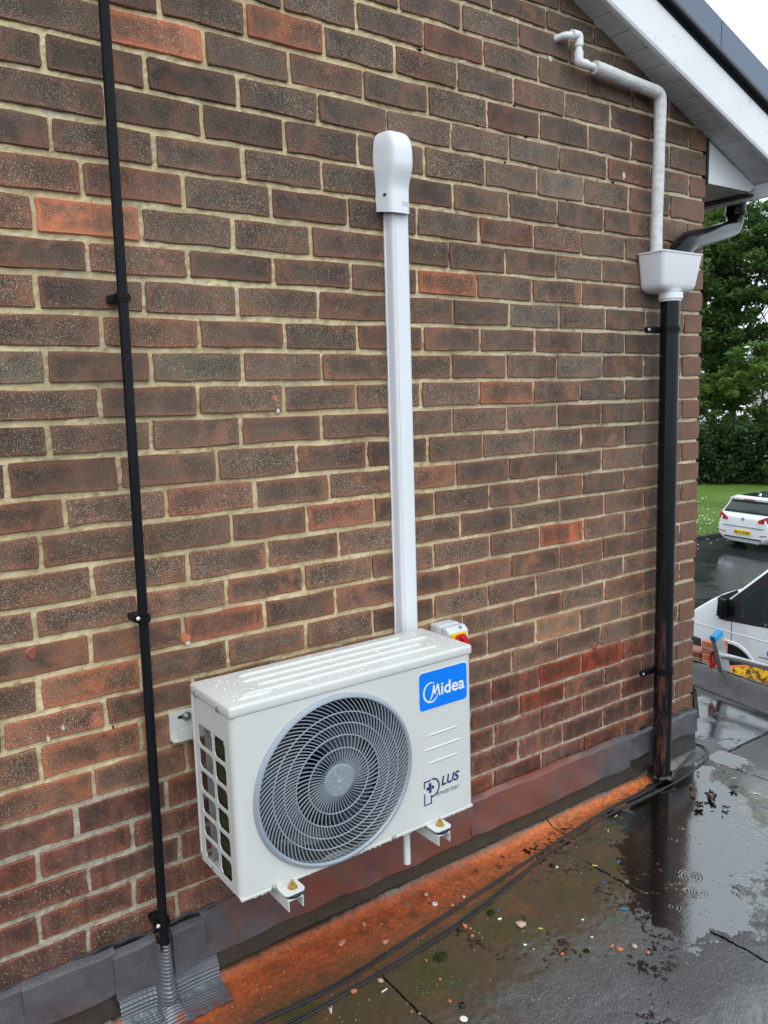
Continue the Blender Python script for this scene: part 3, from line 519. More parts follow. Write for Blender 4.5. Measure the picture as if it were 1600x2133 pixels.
def puddle_mask(x, y):
    a = (x+.56)*.80+(y+.40)*.60; b = -(x+.56)*.60+(y+.40)*.80
    m = 1-sstep(np.sqrt((a/.50)**2+(b/.27)**2)+.16*vnoise(x*9, y*9, 21)+.09*vnoise(x*33, y*33, 22), .80, 1.12)
    m2 = 1-sstep(np.sqrt(((x-.42)/.21)**2+((y-.12)/.16)**2)+.25*vnoise(x*12, y*12, 23), .75, 1.1)
    m3 = (1-sstep(np.sqrt(((x+1.05)/.36)**2+((y+.98)/.12)**2)+.3*vnoise(x*14, y*14, 25), .7, 1.15))*.75
    m4 = (1-sstep(np.sqrt(((x+.02)/.13)**2+((y+.42)/.2)**2)+.3*vnoise(x*14, y*14, 27), .7, 1.15))*.7
    return (np.maximum(m, m2), np.maximum(m3, m4))
def deck_h(x, y):
    h = .0016*vnoise(x*6, y*6, 1)+.0009*vnoise(x*24, y*24, 2)+.0011*vnoise(x*95, y*95, 5)+.0010*vnoise(x*185, y*185, 6)
    h = h+.0012-.0048*puddle_mask(x, y)[0]
    dw = np.where(x < .03, -y, np.hypot(np.maximum(x, 0), np.minimum(y, 0)))           # distance to the walls
    h = h+.024*(1-sstep(dw, .012, .070))**1.6
    h = h+.085*sstep(x-kerb_x(y), .005, .105)
    lap = .0022*sstep(x+.944+.01*vnoise(x*8, y*8, 31), -.004, .002)*sstep(-y, .1, .3)
    return h+lap-.0022*sstep(x, .0, .006)
xs = np.concatenate([np.arange(-4.6, -2.66, .08), np.arange(-2.66, .80, .0055)]); ys = np.concatenate([np.arange(-4.0, -1.12, .08), np.arange(-1.12, -.0129, .0055), [-.0125], np.arange(-.007, 1.3, .0075), np.arange(1.3, 3.3, .1)])
GX, GY = np.meshgrid(xs, ys); H = deck_h(GX, GY); ok = (GX < kerb_x(GY)+.115) & ((GY < -.010) | (GX > .012))
idx = -np.ones(GX.shape, int); f = ok[:-1, :-1] & ok[1:, :-1] & ok[:-1, 1:] & ok[1:, 1:]
used = np.zeros_like(ok); used[:-1, :-1] |= f; used[1:, :-1] |= f; used[:-1, 1:] |= f; used[1:, 1:] |= f
idx[used] = np.arange(used.sum()); dk = MB(); dk.v = list(zip(GX[used].tolist(), GY[used].tolist(), H[used].tolist()))
jj, ii = np.nonzero(f); dk.f = list(zip(idx[jj, ii].tolist(), idx[jj, ii+1].tolist(), idx[jj+1, ii+1].tolist(), idx[jj+1, ii].tolist()))
deck = mesh_obj('roof_deck', dk, M_FELT, fix=False, smooth=False, kind='structure'); deck.data.shade_smooth()
wa = deck.data.attributes.new('wetness', 'FLOAT', 'POINT'); wv_ = sstep(-deck_h(GX, GY)+.85*.0016*vnoise(GX*6, GY*6, 1)*0, -.0022, .0004)*sstep(puddle_mask(GX, GY)[0], .0, .35)
wv_ = np.maximum(wv_, .85*puddle_mask(GX, GY)[1])
wa.data.foreach_set('value', wv_[used].astype(np.float32))
mb = MB()
n = 40
for i in range(n):                                                   # outer drip edge of the kerb
    y0, y1 = -4+7.3*i/n, -4+7.3*(i+1)/n
    for ya, yb in ((y0, y1),):
        mb.add([(kerb_x(ya)+.108, ya, .086), (kerb_x(yb)+.108, yb, .086), (kerb_x(yb)+.135, yb, .078), (kerb_x(ya)+.135, ya, .078), (kerb_x(ya)+.138, ya, -.16), (kerb_x(yb)+.138, yb, -.16)], [(0,1,2,3), (3,2,5,4)])
tag(mesh_obj('roof_edge', mb, M_FELT, kind='structure'))
# standing water
t = NT('rain_water'); t.n.remove(t.b); P = t.tc()
bn = t.bump(t.noise(P, 30, 4, .65), .10, .004)
fr = t.n.new('ShaderNodeFresnel'); fr.inputs[0].default_value = 3.1; t.l.new(bn, fr.inputs[1])
gl = t.n.new('ShaderNodeBsdfGlossy'); gl.inputs['Roughness'].default_value = .12; t.l.new(bn, gl.inputs['Normal'])
tr = t.n.new('ShaderNodeBsdfTransparent'); tr.inputs[0].default_value = (.98,.975,.96,1); mx = t.n.new('ShaderNodeMixShader')
t.l.new(fr.outputs[0], mx.inputs[0]); t.l.new(tr.outputs[0], mx.inputs[1]); t.l.new(gl.outputs[0], mx.inputs[2]); t.l.new(mx.outputs[0], t.out.inputs[0]); M_WATER = t.m
RINGS = [(-.758,-.504,.044,6), (-.811,-.571,.032,5), (-.745,-.59,.016,2), (-.928,-.566,.02,3), (.356,.15,.045,5), (.499,.074,.03,4), (.365,.051,.045,5), (.457,.154,.036,4), (-.62,-.35,.022,3), (-.42,-.30,.018,3)]
def water(name, x0, x1, y0, y1, step, label):
    a = np.arange(x0, x1, step); b = np.arange(y0, y1, step); U, V = np.meshgrid(a, b); hh = deck_h(U, V); z = np.zeros_like(U)
    for cx, cy, rad, nn in RINGS:
        q = np.hypot(U-cx, V-cy); z += .00042*np.cos(2*math.pi*q/(rad/nn*1.25))*(1-sstep(q, rad*.6, rad*1.15))
    wet = hh < -.0007; f = wet[:-1, :-1] | wet[1:, :-1] | wet[:-1, 1:] | wet[1:, 1:]
    used = np.zeros_like(wet)
    for s1 in (slice(None, -1), slice(1, None)):
        for s2 in (slice(None, -1), slice(1, None)): used[s1, s2] |= f
    idx = -np.ones(U.shape, int); idx[used] = np.arange(used.sum()); mb = MB()
    mb.v = list(zip(U[used].tolist(), V[used].tolist(), z[used].tolist())); jj, ii = np.nonzero(f)
    mb.f = list(zip(idx[jj, ii].tolist(), idx[jj, ii+1].tolist(), idx[jj+1, ii+1].tolist(), idx[jj+1, ii].tolist()))
    o = mesh_obj(name, mb, M_WATER, fix=False, kind='structure'); o.data.shade_smooth(); o['label'] = label; return o
water('rain_puddle', -1.5, .12, -1.1, -.06, .0026, 'long rain puddle reflecting pale sky beside the wall')
water('rain_puddle', .15, .62, -.08, .34, .0028, 'small rippled rain puddle by the raised roof edge beyond the corner')

# ------------------------------------------------------------------ upstand and flashing at the wall foot
def stained(name, c0, c1, dust, amt, rough=.35, bumpk=.35):
    t = NT(name, rough, .5); P = t.tc(); n = t.noise(P, 5, 4, .6); n2 = t.noise(P, 26, 5, .65); n3 = t.noise(P, 260, 3, .7)
    c = t.mix(t.ss(n2, .3, .7), c0, c1); c = t.mix(t.math('MULTIPLY', t.ss(n3, .5, .7), .35), c, tuple(min(1, k*2.2) for k in c1))
    x = t.sep(t.pos())[0]
    q = t.math('ADD', x, t.math('MULTIPLY', t.math('SUBTRACT', n, .5), .7))
    w = t.math('MULTIPLY', t.ss(q, -2.15, -1.75), t.math('SUBTRACT', 1.0, t.ss(q, -.75, -.45)))
    w = t.math('MULTIPLY', t.math('ADD', w, .08), t.math('ADD', .30, t.math('ADD', t.math('MULTIPLY', t.ss(n, .35, .65), .45), t.math('MULTIPLY', t.ss(n2, .35, .6), .35))), clamp=True)
    c = t.mix(t.math('MULTIPLY', w, amt), c, dust)
    t.set(col=c, nrm=t.bump(t.math('ADD', n3, t.math('MULTIPLY', n2, .8)), bumpk, .003), rough=t.math('ADD', rough-.1, t.math('MULTIPLY', n2, .25)), coat=.3, croug=.2); return t.m
M_FLASH = stained('flashing_felt', (.060,.064,.075), (.085,.090,.102), (.205,.062,.040), .95)
M_UPST = stained('upstand_felt', (.018,.017,.016), (.044,.040,.034), (.052,.038,.020), .7, .4, .7)
M_SEAL = simple('bitumen_sealant', (.012,.012,.013), .25, .5, bump=.5, bscale=90)
fl = thing('wall_flashing', 'strip of grey felt flashing stained with brick dust along the wall foot', 'flashing', (-1.3, -.02, .12))
def strip(x0, x1, top, bot, y, seed, lean=.004):
    rr = random.Random(seed); ph = rr.uniform(0, 9); nx_ = max(4, int((x1-x0)/.02)); nz_ = 10
    def fn(u, v):
        x = x0+(x1-x0)*u; wv = .0035*math.sin(x*9+ph)+.002*math.sin(x*31+ph*2)
        zt = top+.0018*math.sin(x*23+ph)+.001*math.sin(x*61); zb = bot+wv*.9
        z = zb+(zt-zb)*v; yy = y-lean*(1-v)-.0035*math.sin(x*13+ph)*math.sin(v*3)-.0025*math.sin(x*37+v*6+ph)*(1-v)
        if v > .93: yy = yy+(.016 if v > .985 else .004)
        return (x, yy, z)
    mb = MB(); mb.grid(fn, nx_, nz_); m = len(mb.v); mb.v += [(a, b+.0035, c) for a, b, c in mb.v[:m]]
    mb.f += [tuple(i+m for i in q)[::-1] for q in mb.f[:]]
    bd = [i for i in range(nx_+1)]+[(j+1)*(nx_+1)-1+0 for j in range(1, nz_+1)]+[nz_*(nx_+1)+i for i in range(nx_-1, -1, -1)]+[j*(nx_+1) for j in range(nz_-1, 0, -1)]
    mb.f += [(bd[i], bd[(i+1) % len(bd)], bd[(i+1) % len(bd)]+m, bd[i]+m) for i in range(len(bd))]
    return mb
for x0, x1, top, bot, y, sd in [(-3.6,-2.545,.200,.112,-.026,1), (-2.552,-2.345,.200,.088,-.029,2), (-2.352,-2.247,.190,.073,-.033,3), (-2.206,-2.121,.186,.072,-.032,4), (-2.128,-1.216,.196,.078,-.027,5), (-1.224,-.434,.206,.082,-.030,6), (-.440,-.002,.196,.106,-.026,7)]:
    part('flashing_strip', strip(x0, x1, top, bot, y, sd), M_FLASH, fl, smooth=True)
mb = MB(); mb.grid(lambda u, v: (-3.6+3.594*u, -.0105-.003*math.sin(v*3.14)-.0015*math.sin(u*170), .187+.015*v+.003*math.sin(u*41)*v+.004*math.sin(u*97)*v+.003*math.sin(u*333)*v), 700, 4)
part('sealant_bead', mb, M_SEAL, fl, smooth=True)
mb = MB(); mb.grid(lambda u, v: (-3.6+3.61*u, -.012-.006*(1-v)**2-.0015*math.sin(u*60+v*3), .012+.13*v), 300, 6); part('felt_upstand', mb, M_UPST, fl, smooth=True)
mb = MB(); mb.grid(lambda u, v: (.010+.010*(1-v)**2, .0+3.0*u, .014+.21*v), 80, 5); part('return_upstand', mb, M_UPST, fl, smooth=True)
mb = MB(); mb.add([(.006,-.016,.268), (.012,.02,.30), (.028,.03,.16), (.020,-.024,.150), (.014,.5,.29), (.03,.5,.15), (.004,-.004,.262), (.012,-.010,.150)], [(0,1,2,3), (1,4,5,2), (6,0,3,7)]); part('lifted_flap', mb, M_FLASH, fl)
# ------------------------------------------------------------------ air conditioner outdoor unit
t = NT('cream_powder_coat', .33, .45); P = t.tc(); n = t.noise(P, 500, 2, .6); dr = t.voro(P, 95); dm = t.noise(P, 13, 3, .6)
drop = t.math('MULTIPLY', t.math('SUBTRACT', 1.0, t.ss(dr, .10, .19)), t.ss(dm, .50, .60))
streak = t.ss(t.noise(t.vmath('MULTIPLY', P, (1, 1, .08)), 30, 3, .6), .5, .75)
t.set(col=t.mix(t.math('MULTIPLY', streak, .10), (.63,.64,.625), (.54,.545,.53)), rough=t.math('SUBTRACT', .36, t.math('MULTIPLY', drop, .3)), nrm=t.bump(t.math('ADD', t.math('MULTIPLY', n, .15), t.math('MULTIPLY', drop, 1.2)), .35, .002)); M_CREAM = t.m
M_GUARD = simple('blue_grey_guard', (.30,.345,.40), .33, .5, var=.06)
M_NAVY = simple('navy_fan', (.006,.010,.045), .3, .5)
M_DARK = simple('dark_inside', (.012,.012,.014), .7)
M_GALV = simple('galvanised', (.42,.43,.43), .35, .5, metal=.5, var=.1, nscale=25)
M_COIL = simple('olive_coil', (.055,.050,.022), .5, .4, var=.3, nscale=60)
M_BLUE = simple('blue_badge', (.0,.205,.90), .3, .5, var=.03)
M_WHITEP = simple('white_print', (.83,.84,.85), .4, var=.02)
M_NAVYP = simple('navy_print', (.012,.040,.155), .45, var=.05)
M_BRASS = simple('brass', (.60,.42,.12), .3, .5, metal=.9)
M_RUBBER = simple('black_rubber', (.015,.015,.016), .5)
M_STEEL = simple('zinc_bolt', (.45,.48,.52), .28, .5, metal=.85)
X0, X1, YF, YB, ZB, ZT = -2.139, -1.451, -.296, -.087, .374, .799
CX, CZ, RX, RZ = -1.877, .580, .2165, .2045
ac = thing('air_conditioner', 'cream outdoor air conditioning unit with round grey fan guard and blue badge', 'air conditioner', ((X0+X1)/2, (YF+YB)/2, ZB))
# front panel with the round fan opening
N = 96; mb = MB(); inn, out_, lip = [], [], []
xa, xb, za, zb = X0+.016, X1-.012, ZB+.004, ZT-.0012
for i in range(N):
    a = 2*math.pi*(i+.5)/N; c, s_ = math.cos(a), math.sin(a)
    inn.append((CX+RX*.985*c, YF, CZ+RZ*.985*s_)); lip.append((CX+RX*.965*c, YF+.012, CZ+RZ*.965*s_))
    k = min(((xb-CX) if c > 0 else (xa-CX))/c if abs(c) > 1e-6 else 9, ((zb-CZ) if s_ > 0 else (za-CZ))/s_ if abs(s_) > 1e-6 else 9)
    out_.append((CX+k*c, YF, CZ+k*s_))
for cx_, cz_ in ((xa, za), (xb, za), (xb, zb), (xa, zb)):
    j = min(range(N), key=lambda i: (out_[i][0]-cx_)**2+(out_[i][2]-cz_)**2); out_[j] = (cx_, YF, cz_)
mb.add(out_+inn+lip, [(i, (i+1) % N, N+(i+1) % N, N+i) for i in range(N)]+[(N+i, N+(i+1) % N, 2*N+(i+1) % N, 2*N+i) for i in range(N)])
q = [(X0+.016-.016*math.sin(a), YF+.016-.016*math.cos(a)) for a in np.linspace(0, math.pi/2, 7)]
mb.add([(x, y, za) for x, y in q]+[(x, y, zb) for x, y in q], [(i, i+1, 8+i, 7+i) for i in range(6)])
q = [(X1-.012+.012*math.sin(a), YF+.012-.012*math.cos(a)) for a in np.linspace(0, math.pi/2, 6)]
mb.add([(x, y, za) for x, y in q]+[(x, y, zb) for x, y in q], [(i, i+1, 7+i, 6+i) for i in range(5)])
fp = part('front_panel', mb, M_CREAM, ac, smooth=True)
mb = MB()
for i in range(3):
    z = .612-.0375*i; xl, xr = ((-1.606, -1.497) if i != 1 else (-1.617, -1.484))
    mb.lathe([(.0, 0), (.0032, .003), (.0042, .02), (.0042, xr-xl-.02), (.0032, xr-xl-.003), (.0, xr-xl)], (xl, YF+.0024, z), (1,0,0), 10, caps=False)
part('pressed_rib', mb, M_CREAM, fp, smooth=True)
mb = MB(); mb.box(X1-.003, X1, YF+.012, YB, ZB+.004, ZT-.003); part('side_panel', mb, M_CREAM, ac, bev=.001)
mb = MB(); mb.box(X0+.004, X1-.004, YF+.004, YB, ZB, ZB+.006); mb.box(X0+.001, X1-.001, YF-.0012, YF+.0105, ZB-.002, ZB+.0045); part('base_pan', mb, M_CREAM, ac, bev=.0012)
# lid with pressed ridges
mb = MB(); mb.box(X0-.004, X1+.004, YF-.0025, YB+.004, ZT-.003, ZT+.024); ld = part('lid', mb, M_CREAM, ac, bev=.0075, seg=4, smooth=True)
for y, xa_, xb_ in ((-.125, X0+.10, X1-.10), (-.165, X0+.09, X1-.04), (-.205, X0+.11, X1-.09), (-.245, X0+.05, X1-.07)):
    mb = MB(); L_ = xb_-xa_; mb.lathe([(.0, 0), (.004, .004), (.0068, .02), (.0068, L_-.02), (.004, L_-.004), (.0, L_)], (xa_, y, ZT+.0222), (1,0,0), 12, caps=False); part('lid_ridge', mb, M_CREAM, ld, smooth=True)
mb = MB(); mb.lathe([(.0, 0), (.004, .003), (.0065, .015), (.0065, .075), (.004, .087), (0, .09)], (X0+.03, -.262, ZT+.0222), (1,0,0), 10, caps=False); part('lid_ridge', mb, M_CREAM, ld, smooth=True)
def screw(c, ax, par, r=.0045):
    mb = MB(); mb.lathe([(r*1.5, 0), (r*1.5, .0008), (r, .0015), (r, .003), (r*.7, .0038)], c, ax, 12); return part('screw', mb, M_STEEL, par, smooth=True)
for c in ((X0-.004, -.115, ZT+.004), (X0-.004, -.238, ZT+.004)): screw(c, (-1,0,0), ac)
for c in ((-2.057, YF-.001, ZB+.002), (-1.718, YF-.001, ZB+.002)): screw(c, (0,-1,0), ac)
screw((X0, -.150, ZB+.006), (-1,0,0), ac)
# left side: two columns of six openings
sg = MB(); zt_, zb_ = .733, .395; nrow = 6; cols = ((YB-.022, -.187), (-.197, -.256)); xs_, xt_ = X0, X0+.003
def bar(y0, y1, z0, z1): sg.box(xs_, xt_, min(y0, y1), max(y0, y1), z0, z1)
bar(YB, YF+.0165, zt_, ZT-.003); bar(YB, YF+.0165, ZB+.004, zb_); bar(YB, cols[0][0], zb_, zt_); bar(cols[0][1], cols[1][0], zb_, zt_); bar(cols[1][1], YF+.0165, zb_, zt_)
hgt_ = (zt_-zb_)/nrow
for c0, c1 in cols:
    for r in range(1, nrow): bar(c0, c1, zb_+r*hgt_-.0042, zb_+r*hgt_+.0042)
    for r in range(nrow):
        z0, z1 = zb_+r*hgt_+.0042, zb_+(r+1)*hgt_-.0042; w = .008
        for (y, sy) in ((c0, -1), (c1, 1)):
            for (z, sz) in ((z0, 1), (z1, -1)):
                sg.prism([(0, 0), (w*sy, 0), (0, w*sz)], (xs_+.0002, y, z), (0,1,0), (0,0,1), (.0026, 0, 0))
part('side_grille', sg, M_CREAM, ac)
mb = MB(); mb.box(X0-.0015, X0+.004, YB-.002, YB+.006, zb_, ZT-.004); part('rear_post', mb, M_CREAM, ac, bev=.001)
# inside
mb = MB(); mb.box(X0+.010, X0+.030, -.258, -.172, ZB+.01, ZT-.01); mb.box(X0+.03, X1-.2, -.118, -.098, ZB+.01, ZT-.01); coil = part('cooling_coil', mb, M_COIL, ac)
mb = MB()
for k in range(40): mb.box(X0+.0085, X0+.0102, -.257+k*.0021, -.2565+k*.0021, ZB+.012, ZT-.012)
part('coil_fins', mb, M_COIL, coil, kind='stuff')
ep = MB(); ep.box(X0+.028, X0+.030, -.165, -.120, ZB+.012, ZT-.012); ep.box(X0+.012, X0+.030, -.121, -.119, ZB+.012, ZT-.012); end = part('coil_end_plate', ep, M_GALV, ac)
for k in range(9):
    mb = MB(); z = .41+k*.041; mb.prism([(.010*math.cos(a)*.5, (.013+.002*(k % 2))*math.sin(a)) for a in np.linspace(0, 2*math.pi, 14)[:-1]], (X0+.0278, -.142+.006*(k % 2), z), (0,1,0), (0,0,1), (-.0005, 0, 0)); part('coil_slot', mb, M_DARK if k % 3 else M_CHIP, end)
mb = MB(); mb.box(X0+.035, X1-.05, -.135, -.132, ZB+.008, ZT-.006); mb.box(-1.63, -1.627, YF+.02, -.135, ZB+.008, ZT-.004); mb.box(X0+.031, X0+.0335, YF+.02, -.17, ZB+.008, ZT-.004); part('dark_backing', mb, M_DARK, ac)  # near-black sheets stand in for the shade inside the casing
mb = MB(); rp = [(RX*.965, .012), (RX*.90, .045), (RX*.875, .075)]
mb.lathe(rp, (CX, YF, CZ), (0,1,0), 72, caps=False); part('fan_shroud', mb, simple('shroud_metal', (.13,.135,.14), .35, .5, metal=.3), ac, smooth=True)
fan = part('fan_hub', MB().lathe([(.0, .028), (.03, .030), (.048, .040), (.050, .10), (.0, .10)], (CX, YF, CZ), (0,1,0), 32, caps=False), M_NAVY, ac, smooth=True)
for b_ in range(3):
    a0 = R_(55+120*b_)
    def fn(u, v):
        r = .046+(.178-.046)*v; a = a0+(u-.5)*R_(78-10*v)+R_(18)*v; y = YF+.040+.05*u+.006*math.sin(v*3)
        return (CX+r*math.cos(a), y, CZ+r*math.sin(a)*.95)
    part('fan_blade', MB().grid(fn, 14, 8), M_NAVY, fan, smooth=True)
# guard: rim, rings, swept spokes, cap
gd = part('fan_guard', MB().lathe([(RX*.955, .004), (RX*.958, -.006), (RX*.975, -.010), (RX*1.0, -.0085), (RX*1.018, -.003), (RX*1.022, .0008), (RX*1.0, .0025)], (CX, YF, CZ), (0,1,0), 96, caps=False), M_GUARD, ac, smooth=True)
for v_ in gd.data.vertices: v_.co.z = (v_.co.z+ZB-CZ)*(RZ/RX)+CZ-ZB
Y_G = YF-.0055
rings = [.385, .535, .675, .805]
mb = MB()
for q in rings:
    mb.tube([(CX+RX*q*math.cos(a), Y_G-.004*(1-q), CZ+RZ*q*math.sin(a)) for a in np.linspace(0, 2*math.pi, 97)[:-1]], .0015, 6, closed=True)
part('guard_ring', mb, M_GUARD, gd, smooth=True)
def spokes(n, q0, q1, w):
    mb = MB(); m = 12
    def ang(q): return R_(40)*max(0, (q-.19)/.77)**1.45
    for k in range(n):
        a0 = 2*math.pi*k/n; vs = []
        for i in range(m+1):
            q = q0+(q1-q0)*i/m; a = a0+ang(q); a2 = a0+ang(q+.01)
            p = Vector((CX+RX*q*math.cos(a), 0, CZ+RZ*q*math.sin(a))); p2 = Vector((CX+RX*(q+.01)*math.cos(a2), 0, CZ+RZ*(q+.01)*math.sin(a2)))
            tn = (p2-p).normalized(); sd_ = Vector((tn.z, 0, -tn.x))*w/2; yf = Y_G-.004*(1-q)
            for s_, y in ((1, yf), (-1, yf), (-1, yf+.0042), (1, yf+.0042)): vs.append((p.x+sd_.x*s_, y, p.z+sd_.z*s_))
        mb.add(vs, [(4*i+e, 4*i+(e+1) % 4, 4*i+4+(e+1) % 4, 4*i+4+e) for i in range(m) for e in range(4)])
    return mb
part('guard_spokes', spokes(56, .185, .54, .0013), M_GUARD, gd, kind='stuff'); part('guard_spokes', spokes(92, .535, .957, .0016), M_GUARD, gd, kind='stuff')
cap = part('guard_cap', MB().lathe([(.0, -.0105), (.036, -.0105), (.0410, -.0085), (.0415, .002)], (CX, YF, CZ), (0,1,0), 40, caps=False), simple('hub_grey', (.235,.275,.32), .4, .4, var=.03), gd, smooth=False)
# badge
def rrect(x0, x1, z0, z1, r, n=6):
    P = []
    for cx_, cz_, a0 in ((x1-r, z0+r, -90), (x1-r, z1-r, 0), (x0+r, z1-r, 90), (x0+r, z0+r, 180)):
        P += [(cx_+r*math.cos(R_(a0+90*i/n)), cz_+r*math.sin(R_(a0+90*i/n))) for i in range(n+1)]
    return P
def frontprint(poly, mat, par, name, lift, th=.0004): return part(name, MB().prism(poly, (0, YF-lift, 0), (1,0,0), (0,0,1), (0, th, 0)), mat, par)
frontprint(rrect(-1.6285, -1.4655, .6795, .7825, .0125), M_WHITEP, ac, 'badge_border', .0008)
badge = frontprint(rrect(-1.6265, -1.4675, .6815, .7805, .011), M_BLUE, ac, 'badge', .0014)
YL = YF-.0017; NSTR = [0]
def frontstrip(pts, ws, mat, par, name):
    """flat stroke of varying width along points"""
    mb = MB(); vs = []; NSTR[0] += 1; yl = YL-.00004*NSTR[0]
    for i, (x, z) in enumerate(pts):
        a = pts[max(i-1, 0)]; b = pts[min(i+1, len(pts)-1)]; d_ = Vector((b[0]-a[0], 0, b[1]-a[1])).normalized(); n_ = Vector((-d_.z, 0, d_.x))
        vs += [(x+n_.x*ws[i]/2, yl, z+n_.z*ws[i]/2), (x-n_.x*ws[i]/2, yl, z-n_.z*ws[i]/2)]
    mb.add(vs, [(2*i, 2*i+1, 2*i+3, 2*i+2) for i in range(len(pts)-1)]); return part(name, mb, mat, par, fix=False)
cx_, cz_ = -1.589, .7255; A = np.linspace(R_(62), R_(340), 30)
frontstrip([(cx_+.0235*math.cos(a), cz_+.0255*math.sin(a)) for a in A], [.0016+.0034*math.sin(math.pi*i/29)**.8 for i in range(30)], M_WHITEP, badge, 'swoosh')
frontstrip([(-1.5935, .7045), (-1.587, .713), (-1.5815, .7295), (-1.5795, .742)], [.002, .0045, .0045, .004], M_WHITEP, badge, 'letter_stroke')
frontstrip([(-1.5795, .743), (-1.5775, .7265), (-1.5765, .718)], [.0055, .005, .0042], M_WHITEP, badge, 'letter_stroke')
frontstrip([(-1.5765, .718), (-1.571, .7315), (-1.5665, .743)], [.003, .0042, .0044], M_WHITEP, badge, 'letter_stroke')
frontstrip([(-1.5665, .743), (-1.5635, .727), (-1.5605, .712)], [.0055, .0052, .0050], M_WHITEP, badge, 'letter_stroke')
part('lettering', text_mb("idea", .0325, (-1.5555, YF-.00175, .7125), (1,0,0), (0,0,1), (0,-1,0), bold=.018, off=0, width=.079), M_WHITEP, badge, fix=False)
# lower print: a plus sign inside a P, LUS, Inverter
YL = YF-.0008
pl = frontprint([(-1.610, .4745), (-1.602, .4745), (-1.602, .4835), (-1.5935, .4835), (-1.5935, .4745), (-1.585, .4745), (-1.585, .466), (-1.5935, .466), (-1.5935, .457), (-1.602, .457), (-1.602, .466), (-1.610, .466)], M_NAVYP, ac, 'plus_emblem', .0008)
frontstrip([(-1.6165, .4735), (-1.6165, .4905), (-1.596, .4905)], [.0042, .0048, .0042], M_NAVYP, pl, 'emblem_stroke')
frontstrip([(-1.6165, .4585), (-1.6165, .428), (-1.5945, .428), (-1.5945, .4505)], [.0036, .0044, .0044, .0036], M_NAVYP, pl, 'emblem_stroke')
frontstrip([(-1.5895+.0215*math.cos(a)*1.0, .4690+.0235*math.sin(a)) for a in np.linspace(R_(98), R_(-98), 22)], [.0042]*22, M_NAVYP, pl, 'emblem_stroke')
part('lettering', text_mb("LUS", .0235, (-1.5605, YF-.0009, .4655), (1,0,0), (0,0,1), (0,-1,0), shear=.2, bold=.03, off=0, width=.062), M_NAVYP, pl, fix=False)
part('lettering', text_mb("Inverter", .0150, (-1.5760, YF-.0009, .4405), (1,0,0), (0,0,1), (0,-1,0), shear=.2, bold=-.008, off=0, width=.078), M_NAVYP, pl, fix=False)
# rain drops on the unit
rd = random.Random(4); mb = MB()
def drop_(c, n_, r):
    n_ = Vector(n_); a = n_.orthogonal().normalized(); b = n_.cross(a); c = Vector(c); vs = []
    for rr_, h in ((1, 0), (.8, .45), (.35, .68)):
        vs += [c+(a*math.cos(k*math.pi/3)+b*math.sin(k*math.pi/3))*r*rr_+n_*r*h for k in range(6)]
    mb.add(vs, [(i*6+k, i*6+(k+1) % 6, i*6+6+(k+1) % 6, i*6+6+k) for i in range(2) for k in range(6)]+[(12, 13, 14, 15, 16, 17)])
for _ in range(520):
    x = rd.uniform(X0+.01, X1-.01); z = ZB+.02+(ZT-ZB-.03)*rd.random()
    if ((x-CX)/RX)**2+((z-CZ)/RZ)**2 < 1.08 or rd.random() > .35+.65*(vnoise(np.array(x*14), np.array(z*14), 3) > .1): continue
    drop_((x, YF-.0003, z), (0,-1,0), rd.choice([.0007, .0009, .0012, .0016]))
for _ in range(420): drop_((rd.uniform(X0+.01, X1-.01), rd.uniform(YF+.01, YB-.01), ZT+.0238), (0,0,1), rd.choice([.001, .0014, .002, .0028]))
for _ in range(60):
    a = rd.uniform(0, 6.28); q = rd.uniform(0, .9); drop_((CX+.037*q*math.cos(a), YF-.0105, CZ+.037*q*math.sin(a)), (0,-1,0), rd.choice([.0007, .001]))
for _ in range(46): drop_((rd.uniform(X0+.02, X1-.02), YF-.0005, ZB-.003), (0,0,-1), rd.uniform(.0012, .0022))
t = NT('pale_drop', .03, .6, (.74,.76,.77)); M_DROP = t.m  # opaque pale colour stands in for the highlights on the drops
part('water_drops', mb, M_DROP, ac, kind='stuff', fix=False, smooth=True)
# wall bracket, its own thing: the unit stands on it
br = thing('wall_bracket', 'cream steel wall bracket with two arms carrying the air conditioning unit', 'bracket', (-1.8, -.02, .34))
mb = MB(); mb.box(-2.168, -1.42, -.004, -.001, .662, .728); mb.box(-2.168, -1.42, -.026, -.004, .659, .662); mb.box(-2.155, -1.42, -.0285, -.026, .659, .692); rail = part('cross_rail', mb, M_CREAM, br, bev=.0008)
mb = MB(); mb.prism([(.011*math.cos(a)*(1.0), .0045*math.sin(a)) for a in np.linspace(0, 2*math.pi, 16)[:-1]], (-2.136, -.0042, .712), (1,0,0), (0,0,1), (0, -.0004, 0)); part('slot', mb, M_DARK, rail)
mb = MB(); mb.lathe([(.012, 0), (.012, .002), (.0085, .0025), (.0085, .009), (.005, .0095), (.005, .014)], (-2.124, -.004, .711), (0,-1,0), 6); part('bolt', mb, M_STEEL, rail)
